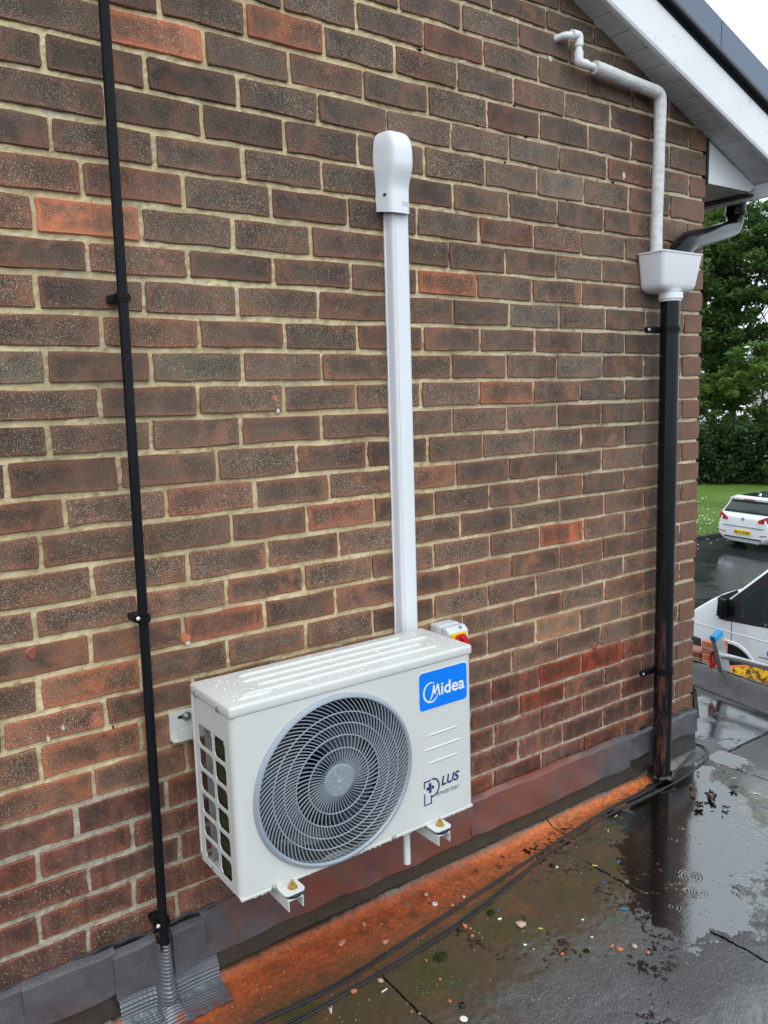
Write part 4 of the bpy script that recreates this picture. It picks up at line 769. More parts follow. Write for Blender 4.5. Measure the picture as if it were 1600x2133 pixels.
for xc in (-2.024, -1.587):
    mb = MB(); mb.box(xc-.018, xc+.018, -.040, -.001, .30, .74); part('upright', mb, M_CREAM, br, bev=.001)
    mb = MB(); w = .0195
    mb.box(xc-w, xc+w, -.338, -.001, .3555, .3580); mb.box(xc-w, xc-w+.0025, -.338, -.001, .331, .3555); mb.box(xc+w-.0025, xc+w, -.338, -.001, .331, .3555)
    arm = part('arm', mb, M_CREAM, br, bev=.0006)
    mb = MB(); mb.lathe([(.021, 0), (.023, .002), (.023, .006), (.019, .009)], (xc+.002, -.318, .3580), (0,0,1), 20); part('rubber_pad', mb, M_RUBBER, arm, smooth=True)
    mb = MB(); mb.prism([(a, b) for a, b in rrect(xc-.026, xc+.028, -.3375, -.270, .011)], (0, 0, .3665), (1,0,0), (0,1,0), (0, 0, .0055)); part('foot', mb, M_CREAM, ac, bev=.0015)
    mb = MB(); mb.lathe([(.0125, 0), (.0125, .0015), (.0085, .002), (.0085, .008), (.0045, .0085), (.0045, .017), (.003, .018)], (xc+.004, -.316, .3722), (0,0,1), 6); part('bolt', mb, M_BRASS, arm)
dp = MB(); dp.tube([(-1.632, -.235, .372), (-1.632, -.235, .246)], .0095, 18); o = single('drain_pipe', dp, M_UPVC, 'short white plastic drain spout hanging below the air conditioning unit', 'pipe', (-1.632, -.235, .25), smooth=True)

# ------------------------------------------------------------------ isolator switch
M_LGREY = simple('light_grey_plastic', (.62,.645,.68), .35, var=.05); M_RED = simple('red_plastic', (.60,.012,.018), .3, .5, var=.05); M_YEL = simple('yellow_plastic', (.85,.62,.0), .4, var=.05)
iso = thing('isolator_switch', 'light grey isolator switch box with yellow plate and red handle behind the air conditioning unit', 'switch', (-1.30, -.04, .70))
mb = MB(); mb.box(-1.352, -1.274, -.052, -.002, .688, .800); part('back_box', mb, M_LGREY, iso, bev=.006, seg=3, smooth=True)
mb = MB(); mb.prism([(-.052, .689), (-.052, .799), (-.074, .799), (-.090, .786), (-.092, .700), (-.085, .689)], (-1.351, 0, 0), (0,1,0), (0,0,1), (.076, 0, 0)); part('cover', mb, M_LGREY, iso, bev=.004, seg=3, smooth=True)
mb = MB(); mb.prism(rrect(-1.347, -1.290, .734, .785, .008), (0, -.0935, 0), (1,0,0), (0,0,1), (0, -.006, 0)); part('yellow_plate', mb, M_YEL, iso, bev=.0015)
mb = MB(); mb.lathe([(.022, 0), (.022, .014), (.018, .018)], (-1.3185, -.0995, .7595), (0,-1,0), 24); hd = part('handle', mb, M_RED, iso, smooth=True)
mb = MB(); mb.prism([(-.009, -.030), (.009, -.030), (.011, .0), (.009, .030), (-.009, .030), (-.011, 0)], (-1.3185, -.117, .7595), (.906,0,.42), (-.42,0,.906), (0, -.017, 0)); part('grip', mb, M_RED, hd, bev=.003)
mb = MB(); mb.lathe([(.0045, 0), (.0045, .002)], (-1.30, -.082, .7945), (0,-.5,.85), 12); part('screw', mb, M_STEEL, iso)
# ------------------------------------------------------------------ trunking
M_TRUNK = simple('trunking_white', (.76,.795,.845), .30, .5, var=.02, nscale=3)
tk = thing('pipe_trunking', 'tall white plastic pipe trunking rising up the wall to a hooded cap', 'trunking', (-1.475, -.03, .8))
arc_ = [(.0165+.012*math.sin(a), -.0315-.012*math.cos(a)) for a in np.linspace(0, math.pi/2, 7)]; prof = [(-.0285, -.001)]+[(-x, y) for x, y in reversed(arc_)]+arc_+[(.0285, -.001)]
mb = MB(); mb.prism(prof, (-1.4515, 0, .70), (1,0,0), (0,1,0), (0, 0, 1.30)); part('cover', mb, M_TRUNK, tk, bev=0, smooth=True)
mb = MB(); mb.box(-1.4825, -1.4205, -.007, -.0005, .70, 1.99); part('back_channel', mb, M_TRUNK, tk, bev=.001)
mb = MB(); mb.box(-1.4735, -1.4728, -.0442, -.0434, .81, 1.99); part('cover_groove', mb, M_LGREY, tk)
def capf(u, v):
    """hood: D shaped cross-section that bulges forwards, domed over at the top"""
    a = u*math.pi; c, s_ = math.cos(a), math.sin(a); z = 1.966+.205*v
    k = float(sstep(np.array(v), .26, .60)); hw = .0425+.0035*k; dep = .0600+.018*k
    t_ = max(0.0, (v-.62)/.38); dome = math.sqrt(max(0.0, 1-t_**3.2)); n_ = 6.0
    yf = abs(s_)**(2/n_)*(.22+.78*dome); x = math.copysign(abs(c)**(2/n_), c)*hw*(dome**.5)*(1-.24*yf)
    return (-1.4625+x, -.0005-yf*dep, z-.010*yf*(1-v)-.006*yf*0)
mb = MB(); mb.grid(capf, 40, 44); cp = part('hood', mb, M_TRUNK, tk, smooth=True)
mb = MB(); mb.prism([(.006*math.cos(a), .0032*math.sin(a)) for a in np.linspace(0, 2*math.pi, 14)[:-1]], (-1.4985, -.036, 2.004), (0,1,0), (0,0,1), (-.003, 0, 0)); part('screw_hole', mb, M_GREYDK, cp)
mb = MB()
for i in range(3): mb.box(-1.462, -1.441+.002*i, -.0612, -.0606, 1.985-.004*i, 1.987-.004*i)
part('moulded_mark', mb, M_LGREY, cp)

# ------------------------------------------------------------------ right hand downpipe, hopper, condensate pipe
t = NT('wet_black_pipe', .16, .5); P = t.tc(); z = t.sep(P)[2]; n = t.noise(t.vmath('MULTIPLY', P, (1, 1, .12)), 55, 4, .65); n2 = t.noise(P, 160, 3, .6)
low = t.math('SUBTRACT', 1.0, t.ss(z, .25, 1.0)); side = t.math('SUBTRACT', 1.0, t.ss(t.sep(t.tc('Generated'))[0], .15, .5))
fd = t.math('MULTIPLY', t.math('MULTIPLY', t.ss(n, .45, .68), low), side)
t.set(col=t.mix(t.math('MULTIPLY', fd, .85), (.006,.007,.009), (.13,.050,.038)), rough=t.math('ADD', .12, t.math('MULTIPLY', fd, .35)), nrm=t.bump(t.math('ADD', n, t.math('MULTIPLY', n2, .4)), .14, .004)); t.b.inputs['Specular IOR Level'].default_value = .22; M_PIPE = t.m
PX, PY, PR = -.288, -.066, .0335
dn = thing('downpipe', 'thick black round downpipe under the white hopper near the wall corner', 'pipe', (PX, PY, 0))
mb = MB(); mb.lathe([(PR-.003, .018), (PR, .018), (PR, 1.79), (PR-.003, 1.79)], (PX, PY, 0), (0,0,1), 28); part('pipe', mb, M_PIPE, dn, smooth=True)
mb = MB(); mb.tube([(PX+.041*math.cos(a), PY+.041*math.sin(a), .022+.004*math.sin(5*a)) for a in np.linspace(0, 6.283, 25)[:-1]], [.009+.004*math.sin(i*2.3) for i in range(24)], 8, closed=True); part('sealant_ring', mb, M_SEAL, dn, smooth=True)
for z in (1.680, .435):
    mb = MB(); mb.lathe([(PR+.0005, -.012), (PR+.0035, -.012), (PR+.0035, -.003), (PR+.0055, -.002), (PR+.0055, .002), (PR+.0035, .003), (PR+.0035, .012), (PR+.0005, .012)], (PX, PY, z), (0,0,1), 26, caps=False)
    cl = part('pipe_clip', mb, M_BLACKP, dn, smooth=True)
    mb = MB(); mb.prism(rrect(PX-.108, PX-.02, z-.011, z+.011, .0105), (0, -.050, 0), (1,0,0), (0,0,1), (0, .012, 0)); part('clip_lug', mb, M_BLACKP, cl, bev=.002)
    mb = MB(); mb.lathe([(.0055, 0), (.0055, .0015), (.004, .003)], (PX-.097, -.050, z), (0,-1,0), 12); part('screw', mb, M_STEEL, cl)
mb = MB(); mb.box(PX+.02, PX+.034, -.03, -.001, 1.20, 1.21)
hp = thing('rain_hopper', 'white plastic rainwater hopper box on top of the black downpipe', 'hopper', (PX, -.06, 1.8))
hx0, hx1 = -.396, -.166
def ringp(z, ins): 
    return [(x, y, z) for x, y in rrect(hx0+ins, hx1-ins, -.112+ins*.75, -.002, .016, 5)]
levels = [(1.940, -.004), (1.936, -.004), (1.935, .0), (1.836, .016), (1.822, .021), (1.813, .032), (1.806, .060)]
vs, fs = [], []
for z, i_ in levels: vs += ringp(z, i_)
m = len(vs)//len(levels)
for a in range(len(levels)-1): fs += [(a*m+k, a*m+(k+1) % m, (a+1)*m+(k+1) % m, (a+1)*m+k) for k in range(m)]
fs.append(tuple(range((len(levels)-1)*m, len(levels)*m)))
inner = [(1.940, .001), (1.90, .006), (1.845, .019), (1.83, .03)]; b0 = len(vs)
for z, i_ in inner: vs += ringp(z, i_)
fs += [(k, (k+1) % m, b0+(k+1) % m, b0+k) for k in range(m)]
for a in range(len(inner)-1): fs += [(b0+a*m+k, b0+a*m+(k+1) % m, b0+(a+1)*m+(k+1) % m, b0+(a+1)*m+k) for k in range(m)]
fs.append(tuple(range(b0+(len(inner)-1)*m, b0+len(inner)*m)))
M_HOP = simple('hopper_white', (.80,.81,.86), .26, .5, var=.02, nscale=6)
mb = MB(); mb.add(vs, fs); part('box', mb, M_HOP, hp, smooth=True)
mb = MB(); mb.lathe([(.034, 1.808), (.0415, 1.806), (.0415, 1.786), (.037, 1.785), (.037, 1.778), (.034, 1.777)], (PX, PY, 0), (0,0,1), 26); part('spigot', mb, M_HOP, hp, smooth=True)
cd = thing('condensate_pipe', 'white overflow pipe with wrapped lagging that bends from the wall down into the hopper', 'pipe', (-.5, -.04, 2.45))
mb = MB(); mb.tube(round_path([(-.806, .002, 2.551), (-.794, -.032, 2.5535), (-.742, -.040, 2.560), (-.742, -.040, 2.484), (-.640, -.040, 2.484)], .008, 4), .0108, 16); part('pipe', mb, M_UPVC, cd, smooth=True)
for pth in ([(-.775, -.040, 2.558), (-.742, -.040, 2.560), (-.742, -.040, 2.530)], [(-.742, -.040, 2.515), (-.742, -.040, 2.484), (-.705, -.040, 2.484)]):
    mb = MB(); mb.tube(round_path(pth, .007, 4), .0142, 18); part('elbow', mb, M_UPVC, cd, smooth=True)
t = NT('pipe_wrap', .5, .35); P = t.tc(); n = t.noise(P, 30, 4, .6); t.set(col=t.mix(t.ss(n, .35, .7), (.66,.68,.69), (.54,.55,.53)), nrm=t.bump(t.noise(P, 120, 2), .3, .002)); M_WRAP = t.m
pth = [(-.672, -.042, 2.483), (-.500, -.042, 2.474), (-.331, -.042, 2.466), (-.331, -.042, 2.40), (-.345, -.045, 1.99), (-.347, -.05, 1.88)]
P_ = round_path(pth, .03, 6); dense = []
for a, b in zip(P_[:-1], P_[1:]):
    nn_ = max(1, int((b-a).length/.0045)); dense += [a.lerp(b, i/nn_) for i in range(nn_)]
mb = MB(); mb.tube(dense, [.0200+.0007*abs(math.sin(i*.55))+.0006*math.sin(i*.11)+.0004*math.sin(i*.037) for i in range(len(dense))], 16); part('lagging', mb, M_WRAP, cd, smooth=False)

# ------------------------------------------------------------------ left hand pipe and its skirt
M_SLIM = simple('gloss_black_pipe', (.010,.011,.014), .11, .10, bump=.06, bscale=45)
lp = thing('slim_pipe', 'slim black pipe running up the whole left side of the wall', 'pipe', (-2.22, -.05, .17))
def lx(z): return -2.2195-.0145*(1-min(1, max(0, (z-.2)/2.2)))
mb = MB(); mb.tube([(lx(z), -.050, z) for z in np.linspace(.16, 3.0, 30)], .0113, 20); part('pipe', mb, M_SLIM, lp, smooth=True)
for z in (1.702, .986, .232):
    mb = MB(); x = lx(z); mb.lathe([(.0116, -.009), (.0155, -.009), (.0155, -.004), (.0175, -.003), (.0175, .003), (.0155, .004), (.0155, .009), (.0116, .009)], (x, -.050, z), (0,0,1), 18, caps=False); cl = part('pipe_clip', mb, M_BLACKP, lp, smooth=True)
    mb = MB(); mb.box(x-.021, x+.018, -.046, -.001, z-.008, z+.008); part('clip_base', mb, M_BLACKP, cl, bev=.002)
    if z < 1.2:
        mb = MB(); mb.lathe([(.0035, 0), (.0045, .004), (.0, .006)], (x-.017, -.062, z+.006), (0,-1,0), 10, caps=False); part('white_spot', mb, M_UPVC, cl)
t = NT('aluminium_flashing', .26, .5, metal=.35); P = t.tc(); n = t.noise(P, 18, 4, .6); n2 = t.noise(P, 60, 4, .7)
yy = t.sep(P)[1]; low = t.ss(t.math('MULTIPLY', t.sep(t.pos())[1], -1.0), .065, .115)
t.set(col=t.mix(t.math('MULTIPLY', t.math('MULTIPLY', t.ss(n2, .48, .62), low), .9), t.mix(n, (.10,.108,.128), (.19,.20,.23)), (.30,.075,.028)), rough=t.math('ADD', .22, t.math('MULTIPLY', n, .2))); M_ALU = t.m
def skirt(u, v):
    # v 0 at the collar, 1 at the lower edge on the deck
    xl, xr = -2.345, -2.092; cx = -2.232
    half_l = cx-xl; half_r = xr-cx
    s = (u-.5)*2; s = math.copysign(abs(s)**1.5, s); x = cx+(s*half_r if s > 0 else s*half_l)
    z_line = .178-.175*min(1, v/.66); out = .019+.018*(1-float(sstep(np.array(z_line), .035, .085)))
    if v > .66: z_line = .003+.004*(1-(v-.66)/.34); out = .037+(v-.66)/.34*.085
    q_ = abs(x-cx)/(.0185+.012*v); prox = math.sqrt(max(0, 1-min(1, q_)**2))*.8+.2*math.exp(-q_*q_)
    bulge = .046*prox*(1-.8*float(sstep(np.array(v), .35, .95)))
    y = -out-bulge if v <= .66 else -out-bulge*.6
    z = z_line+(.024*prox*(1-(v-.66)/.34) if v > .66 else 0)
    cor = .0012*math.sin(v*2*math.pi*27+.5*math.sin(x*40))+.0007*math.sin(x*520)*(1-prox)
    nrm = Vector((0, -1, .35)) if v < .66 else Vector((0, -.25, 1))
    return tuple(Vector((x, y, z))+nrm*cor)
mb = MB(); mb.grid(skirt, 70, 190); mb.v = [(a, b, max(c, float(deck_h(np.array(a), np.array(b)))+.004)) for a, b, c in mb.v]
o = single('pipe_skirt', mb, M_ALU, 'crinkled aluminium flashing skirt round the foot of the slim black pipe', 'flashing', (-2.23, -.05, .0), smooth=True, fix=False)
# ------------------------------------------------------------------ cables on the deck
M_CABLE = simple('black_cable', (.018,.018,.020), .28, .5, var=.2, bump=.05)
c1 = [(-2.30,-.225),(-2.075,-.232),(-1.872,-.238),(-1.617,-.209),(-1.324,-.176),(-1.009,-.133),(-.685,-.099),(-.424,-.085),(-.21,-.062),(-.043,-.034),(.040,-.004),(.060,.05),(.055,.30)]
c2 = [(-2.30,-.272),(-2.021,-.276),(-1.805,-.273),(-1.572,-.256),(-1.371,-.229),(-1.05,-.162),(-.723,-.122),(-.441,-.116),(-.223,-.108),(-.026,-.076),(.050,-.046),(.090,.0),(.088,.06),(.075,.30)]
R_C = .0030
def lay(pts, dy, dz, jit, seed):
    rr = random.Random(seed); q = []
    for x, y in pts:
        yy = y+dy+rr.uniform(-jit, jit); q.append((x, yy, float(deck_h(np.array(x), np.array(yy)))+R_C+dz))
    return smooth_path(q, 10)
for pts, dy, dz, sd, lb in ((c1, .0032, 0, 1, 'black cable lying nearest the wall in the bundle along the deck'), (c1, -.0036, .0008, 2, 'black cable second from the wall in the bundle along the deck'),
                            (c2, .0032, 0, 3, 'black cable third from the wall, looping wide at the corner'), (c2, -.0036, .0008, 4, 'black cable farthest from the wall, looping wide at the corner')):
    mb = MB(); mb.tube(lay(pts, dy, dz, .0025, sd), R_C, 10); single('cable', mb, M_CABLE, lb, 'cable', (pts[0][0], pts[0][1], 0), 'black cables along the deck', smooth=True)
# ------------------------------------------------------------------ litter on the deck, piece by piece
M_PINKB = simple('pink_brick', (.46,.21,.15), .6, .3, bump=.4); M_OCHIP = simple('orange_brick_chip', (.55,.17,.075), .6, .3, bump=.4); M_PALEST = simple('pale_stone', (.50,.36,.28), .65, .3, bump=.4)
M_WHITEB = simple('white_bit', (.78,.78,.76), .5); M_BLUEC = simple('blue_sheath', (.02,.19,.62), .35); M_YELC = simple('yellow_sheath', (.70,.66,.03), .35)
M_LEAF = simple('rotting_leaf', (.045,.034,.026), .4, .5, var=.4, nscale=60, bump=.3); M_LEAFO = simple('orange_leaf', (.36,.12,.045), .5, var=.3, nscale=60); M_LEAFP = simple('straw_leaf', (.48,.42,.26), .5, var=.3, nscale=60)
M_TWIG = simple('dark_twig', (.045,.030,.022), .6, var=.3); M_MOSS = simple('moss', (.035,.050,.012), .9, .2, var=.5, nscale=90, bump=.8)
def ground(x, y): return float(deck_h(np.array(x), np.array(y)))
def rock(x, y, s, seed, flat=.55):
    rr = random.Random(seed); bm = bmesh.new(); bmesh.ops.create_icosphere(bm, subdivisions=1, radius=.5)
    k = Vector((rr.uniform(.8, 1.25), rr.uniform(.6, .9), flat)); mb = MB(); rot = Matrix.Rotation(rr.uniform(0, 6.28), 3, 'Z')
    vs = [rot @ Vector((v.co.x*k.x, v.co.y*k.y, v.co.z*k.z))*s*rr.uniform(.82, 1.1) for v in bm.verts]; zmin = min(v.z for v in vs)
    mb.add([v+Vector((x, y, ground(x, y)-zmin-.0006)) for v in vs], [tuple(v.index for v in f.verts) for f in bm.faces]); bm.free(); return mb
def litter(name, mb, mat, label, cat, x, y, group=None, **k): return single(name, mb, mat, label, cat, (x, y, ground(x, y)), group, **k)
chips = [(-1.769,-.110,.030,0,'largest brick chip on the orange sludge below the left arm'), (-1.846,-.284,.021,1,'square orange brick chip beyond the cables at bottom left'), (-1.676,-.082,.020,0,'dusky brick chip at the foot of the upstand under the unit'),
 (-1.454,-.084,.019,2,'pinkish chip on the bright orange sludge under the drain spout'), (-1.425,-.170,.019,0,'brown brick chip just inside the cables'), (-1.456,-.259,.021,1,'thick orange brick lump just outside the cables'),
 (-1.453,-.280,.012,1,'small orange crumb touching the thick orange lump'), (-1.468,-.304,.013,1,'narrow orange sliver outside the cables'), (-1.333,-.356,.038,2,'pale triangular stone flake on the dark deck'),
 (-1.331,-.506,.013,1,'lone orange crumb on the dark wet deck'), (-1.675,-.453,.011,1,'small orange crumb left of the black plug'), (-1.646,-.380,.011,1,'orange flake by the clump of moss'),
 (-1.208,-.569,.015,1,'first of the row of pink chips in the wet deck'), (-1.199,-.588,.018,1,'double pink chip in the row on the wet deck'), (-1.161,-.606,.018,2,'round pink chip right of the row on the wet deck'),
 (-1.149,-.639,.012,1,'last small chip right of the row of pink chips'), (-1.629,-.303,.010,1,'tiny orange chip between cables and moss'), (-1.673,-.181,.021,0,'ragged brown flake between cables and upstand'),
 (-1.771,-.424,.010,1,'orange crumb on the left lap joint'), (-1.759,-.439,.009,1,'smallest orange crumb on the left lap joint')]
for i, (x, y, s, mm, lb) in enumerate(chips):
    litter('brick_chip', rock(x, y, s, i+10, .5 if s < .03 else .34), (M_PINKB if mm == 0 else M_OCHIP if mm == 1 else M_PALEST), lb, 'chip', x, y, 'brick chips on the deck')
whites = [(-1.369,-.158,.011,'white crumb between the washer and the cables'), (-1.340,-.175,.015,'ragged white scrap beside the cables'), (-1.357,-.296,.014,'white lump by the blue sheath scrap outside the cables'), (-1.383,-.421,.012,'white triangular crumb on the open deck'),
 (-1.179,-.445,.008,'white speck nearest the blue scraps'), (-1.217,-.509,.009,'white speck left of the pink chips'), (-1.038,-.221,.012,'white crumb touching the inner side of the cables'), (-1.375,-.445,.006,'tiny white speck by the white triangular crumb'), (-1.77,-.294,.017,'beige pebble outside the cables at bottom left')]
for i, (x, y, s, lb) in enumerate(whites): litter('white_crumb', rock(x, y, s, i+60, .4), M_WHITEB if i < 8 else M_PALEST, lb, 'crumb', x, y, 'pale crumbs on the deck')
x, y = -1.687, -.517; litter('white_disc', MB().lathe([(.0092, 0), (.0098, .0015), (.008, .003)], (x, y, ground(x, y)), (.1,0,1), 20), M_WHITEB, 'round white plastic disc at the bottom of the deck', 'disc', x, y)
x, y = -1.661, -.482; litter('black_plug', MB().lathe([(.0075, 0), (.0080, .005), (.005, .007), (.0045, .003)], (x, y, ground(x, y)), (.0,0,1), 18), M_RUBBER, 'small black plastic plug above the white disc', 'plug', x, y)
x, y = -1.458, -.131; mb = MB(); mb.tube([(x+.006*math.cos(a), y+.006*math.sin(a), ground(x, y)+.002) for a in np.linspace(0, 6.283, 17)[:-1]], .0022, 8, closed=True); litter('white_washer', mb, M_WHITEB, 'white plastic washer ring on the orange sludge', 'washer', x, y)
def offcut(x, y, L_, ang, mat, lb, r=.0016):
    dx, dy = math.cos(ang)*L_/2, math.sin(ang)*L_/2; z = ground(x, y)+r
    litter('cable_offcut', MB().tube([(x-dx, y-dy, z), (x+dx, y+dy, z)], r, 8), mat, lb, 'offcut', x, y, 'cable sheath offcuts on the deck')
for x, y, L_, a, mm, lb in [(-.866,-.321,.013,.2,M_BLUEC,'blue cable offcut near the lap joint'), (-.991,-.366,.013,1.7,M_BLUEC,'blue cable offcut standing crosswise left of the lap joint'), (-1.049,-.484,.020,2.3,M_BLUEC,'longest blue cable offcut on the open deck'), (-1.337,-.27,.010,.3,M_BLUEC,'blue cable offcut close to the cables'),
      (-.195,-.431,.030,2.4,M_BLUEC,'blue strip at the right edge of the deck'), (-.943,-.291,.016,2.3,M_YELC,'yellow cable offcut on the green sludge'), (-.747,-.185,.017,.6,M_YELC,'yellow cable offcut touching the outer cable'), (-.642,-.134,.015,.2,M_YELC,'yellow cable offcut just inside the cables'),
      (-1.299,-.398,.011,2.2,M_YELC,'small yellow green offcut right of the pale stone flake'), (-1.782,-.327,.018,.1,M_WHITEB,'white cable offcut at bottom left of the deck'), (-1.52,-.075,.014,.5,M_BLUEC,'purple blue scrap on the orange sludge below the spout')]:
    offcut(x, y, L_, a, mm, lb)
def leaf(x, y, s, seed, clump=1):
    rr = random.Random(seed); mb = MB()
    for c in range(clump):
        ox, oy = (rr.uniform(-.4, .4)*s*(clump > 1), rr.uniform(-.4, .4)*s*(clump > 1)); a = rr.uniform(0, 6.28); L_ = s*(rr.uniform(.4, .6) if clump > 1 else .55); w = L_*rr.uniform(.3, .5); z0 = max(ground(x+ox, y+oy), 0)+.0015+c*.0018
        vs = []
        for i in range(6):
            t_ = i/5; hw = w*math.sin(math.pi*min(.97, t_+.03))*rr.uniform(.8, 1.1); lift = .004*rr.random()+.006*s/.03*math.sin(t_*3+c)**2
            for sd_ in (-1, 0, 1): vs.append((x+ox+(t_-.5)*2*L_*math.cos(a)-sd_*hw*math.sin(a), y+oy+(t_-.5)*2*L_*math.sin(a)+sd_*hw*math.cos(a), z0+lift*(1+abs(sd_)*.8)))
        mb.add(vs, [(3*i+k, 3*i+k+1, 3*i+4+k, 3*i+3+k) for i in range(5) for k in range(2)])
    return mb
lv = [(-.28,-.273,.040,6,0,'largest clump of rotting leaves in the puddle by the downpipe'), (-.368,-.282,.032,5,0,'dark leaf clump nearest the cables in the puddle'), (-.343,-.315,.014,1,0,'single dark leaf below the clumps in the puddle'), (-.307,-.344,.022,3,0,'small dark leaf cluster at the right of the clumps'), (-.355,-.361,.014,1,2,'pale curled leaf in the open puddle'),
      (-.255,-.174,.018,2,1,'orange leaf at the head of the puddle'), (-.309,-.216,.018,2,1,'orange brown leaf on the puddle edge'), (-.089,-.246,.024,1,2,'straw coloured leaf on the dry felt'), (-.13,-.172,.013,1,1,'brown leaf scrap by the corner lap joint'), (-.14,-.188,.014,1,1,'pinkish leaf scrap by the corner lap joint'), (-.069,-.19,.013,1,0,'dark leaf scrap near the corner lap joint'),
      (-.158,-.278,.028,3,0,'greyish leaf skeleton right of the puddle'), (-.721,-.631,.018,2,0,'dark leaf at the lower end of the puddle'), (-.145,-.128,.016,2,0,'dark leaf by the loop of cables'), (-.103,-.082,.018,2,1,'brown leaf tucked between the cables at the corner')]
for i, (x, y, s, n_, mm, lb) in enumerate(lv): litter('fallen_leaf', leaf(x, y, s, i+200, n_), (M_LEAF, M_LEAFO, M_LEAFP)[mm], lb, 'leaf', x, y, 'fallen leaves on the deck', fix=False)
def twig(x, y, L_, seed, r=.0011, br=1):
    rr = random.Random(seed); a = rr.uniform(0, 3.14); mb = MB()
    def seg(px, py, a, L_, r):
        q = [(px+math.cos(a+.5*math.sin(i*.9+seed))*L_*(i/5-.5), py+math.sin(a+.5*math.sin(i*.7+seed))*L_*(i/5-.5)) for i in range(6)]
        mb.tube([(u, v, max(ground(u, v), 0)+r+.0004+.002*rr.random()) for u, v in q], [r*(1.2-.12*i) for i in range(6)], 6)
    seg(x, y, a, L_, r)
    for _ in range(br): seg(x+rr.uniform(-.2, .2)*L_, y+rr.uniform(-.2, .2)*L_, a+rr.choice([-.7, .8]), L_*.5, r*.8)
    return mb
for i, (x, y, L_, b, mm, lb) in enumerate([(-1.175,-.105,.040,3,0,'branched dark twig on the bright orange sludge'), (-1.153,-.157,.055,0,0,'long thin twig leading to the cables'), (-.813,-.071,.018,0,0,'short straight twig by the upstand'), (-.835,-.09,.032,2,0,'forked twig by the upstand right of the seam'), (-1.251,-.078,.030,2,0,'scraggly twig under the drain spout'), (-.582,-.203,.028,2,0,'twig on the deck outside the cables'), (-1.30,-.333,.018,1,0,'bent grey twig near the pale stone flake'), (-.125,-.352,.045,1,1,'curly white string on the felt at the right'), (-1.922,-.30,.022,2,1,'small white twig at bottom left of the deck')]):
    litter('twig', twig(x, y, L_, i+3, .0012, b), M_TWIG if mm == 0 else M_WHITEB, lb, 'twig' if mm == 0 else 'string', x, y, 'twigs and strings on the deck', smooth=True)
def mossclump(x, y, s, seed):
    rr = random.Random(seed); mb = MB()
    for _ in range(260):
        a = rr.uniform(0, 6.28); q = math.sqrt(rr.random()); px, py = x+s*.5*q*math.cos(a), y+s*.42*q*math.sin(a); h = s*.22*(1-q*q)*rr.uniform(.6, 1.1); b = rr.uniform(0, 6.28); w = .0016
        z = max(ground(px, py), 0); mb.add([(px-w*math.cos(b), py-w*math.sin(b), z), (px+w*math.cos(b), py+w*math.sin(b), z), (px+rr.uniform(-.003, .003), py+rr.uniform(-.003, .003), z+h+.002)], [(0,1,2)])
    mb.lathe([(s*.45, 0), (s*.36, s*.1), (s*.15, s*.17), (0, s*.18)], (x, y, max(ground(x, y), 0)-.001), (0,0,1), 12, caps=False); return mb
for i, (x, y, s, lb) in enumerate([(-1.591,-.316,.044,'largest clump of green moss outside the cables'), (-1.271,-.536,.018,'small yellowish moss tuft left of the pink chips'), (-1.36,-.262,.026,'dark moss tuft against the outer cable'), (-1.045,-.205,.018,'moss tuft between the cables at mid deck')]):
    litter('moss_clump', mossclump(x, y, s, i), M_MOSS, lb, 'moss', x, y, 'moss clumps on the deck', fix=False)
gr = MB(); rr = random.Random(77)
for _ in range(1000):
    x = -2.3+2.2*rr.random(); y = -.05-.62*rr.random()**1.4; dens = float(vnoise(np.array(x*7), np.array(y*7), 41))
    if dens < rr.uniform(-.5, .7): continue
    s = rr.choice([.0014, .0018, .0022, .003]); z = ground(x, y); a = rr.uniform(0, 6.28)
    gr.add([(x+s*math.cos(a+i*2.094), y+s*math.sin(a+i*2.094)*.7, z-.0004) for i in range(3)]+[(x, y, z+s*.9)], [(0,1,3), (1,2,3), (2,0,3)])
t = NT('grit', .6, .3); t.set(col=t.mix(t.ss(t.voro(t.tc(), 90, 'Color'), .3, .7), (.34,.12,.06), (.50,.44,.36))); tag(mesh_obj('grit', gr, t.m, fix=False), kind='stuff')
# ------------------------------------------------------------------ ground beyond the roof
G = GROUND
t = NT('wet_tarmac', .15, .5); P = t.tc(); n = t.noise(P, .55, 4, .6); n2 = t.noise(P, 5, 4, .65); n3 = t.noise(P, 55, 3, .7)
pud = t.ss(n, .46, .56)
t.set(col=t.mix(t.ss(n2, .35, .7), (.022,.023,.025), (.040,.040,.041)), rough=t.math('SUBTRACT', .24, t.math('MULTIPLY', pud, .18)), nrm=t.bump(t.math('ADD', n3, t.math('MULTIPLY', n2, .4)), t.math('SUBTRACT', .30, t.math('MULTIPLY', pud, .25)), .01), ior=1.65); M_TAR = t.m
mb = MB(); mb.grid(lambda u, v: (-60+200*u, -60+200*v, G), 40, 40); tag(mesh_obj('driveway', mb, M_TAR), kind='structure')
KA, KB = Vector((18.3, 12.0, G)), Vector((19.55, 11.85, G)); kd = (KB-KA).normalized(); kn = Vector((-kd.y, kd.x, 0)); kn = kn if kn.x > 0 else -kn
if kn.dot(Vector((.86, .51, 0))) < 0: kn = -kn
t = NT('grass_blades', .6, .25); P = t.tc(); n = t.noise(P, .35, 4, .6); n2 = t.noise(P, 3.2, 5, .7); n3 = t.noise(P, 30, 3, .7)
c = t.mix(t.ss(n, .35, .65), (.085,.165,.022), (.13,.215,.034)); c = t.mix(t.math('MULTIPLY', t.ss(n2, .45, .7), .6), c, (.065,.125,.018)); c = t.mix(t.math('MULTIPLY', t.ss(n3, .5, .72), .5), c, (.13,.20,.045))
t.set(col=c, nrm=t.bump(t.math('ADD', n3, n2), .7, .05)); M_GRASS = t.m
o0 = KA-kd*18
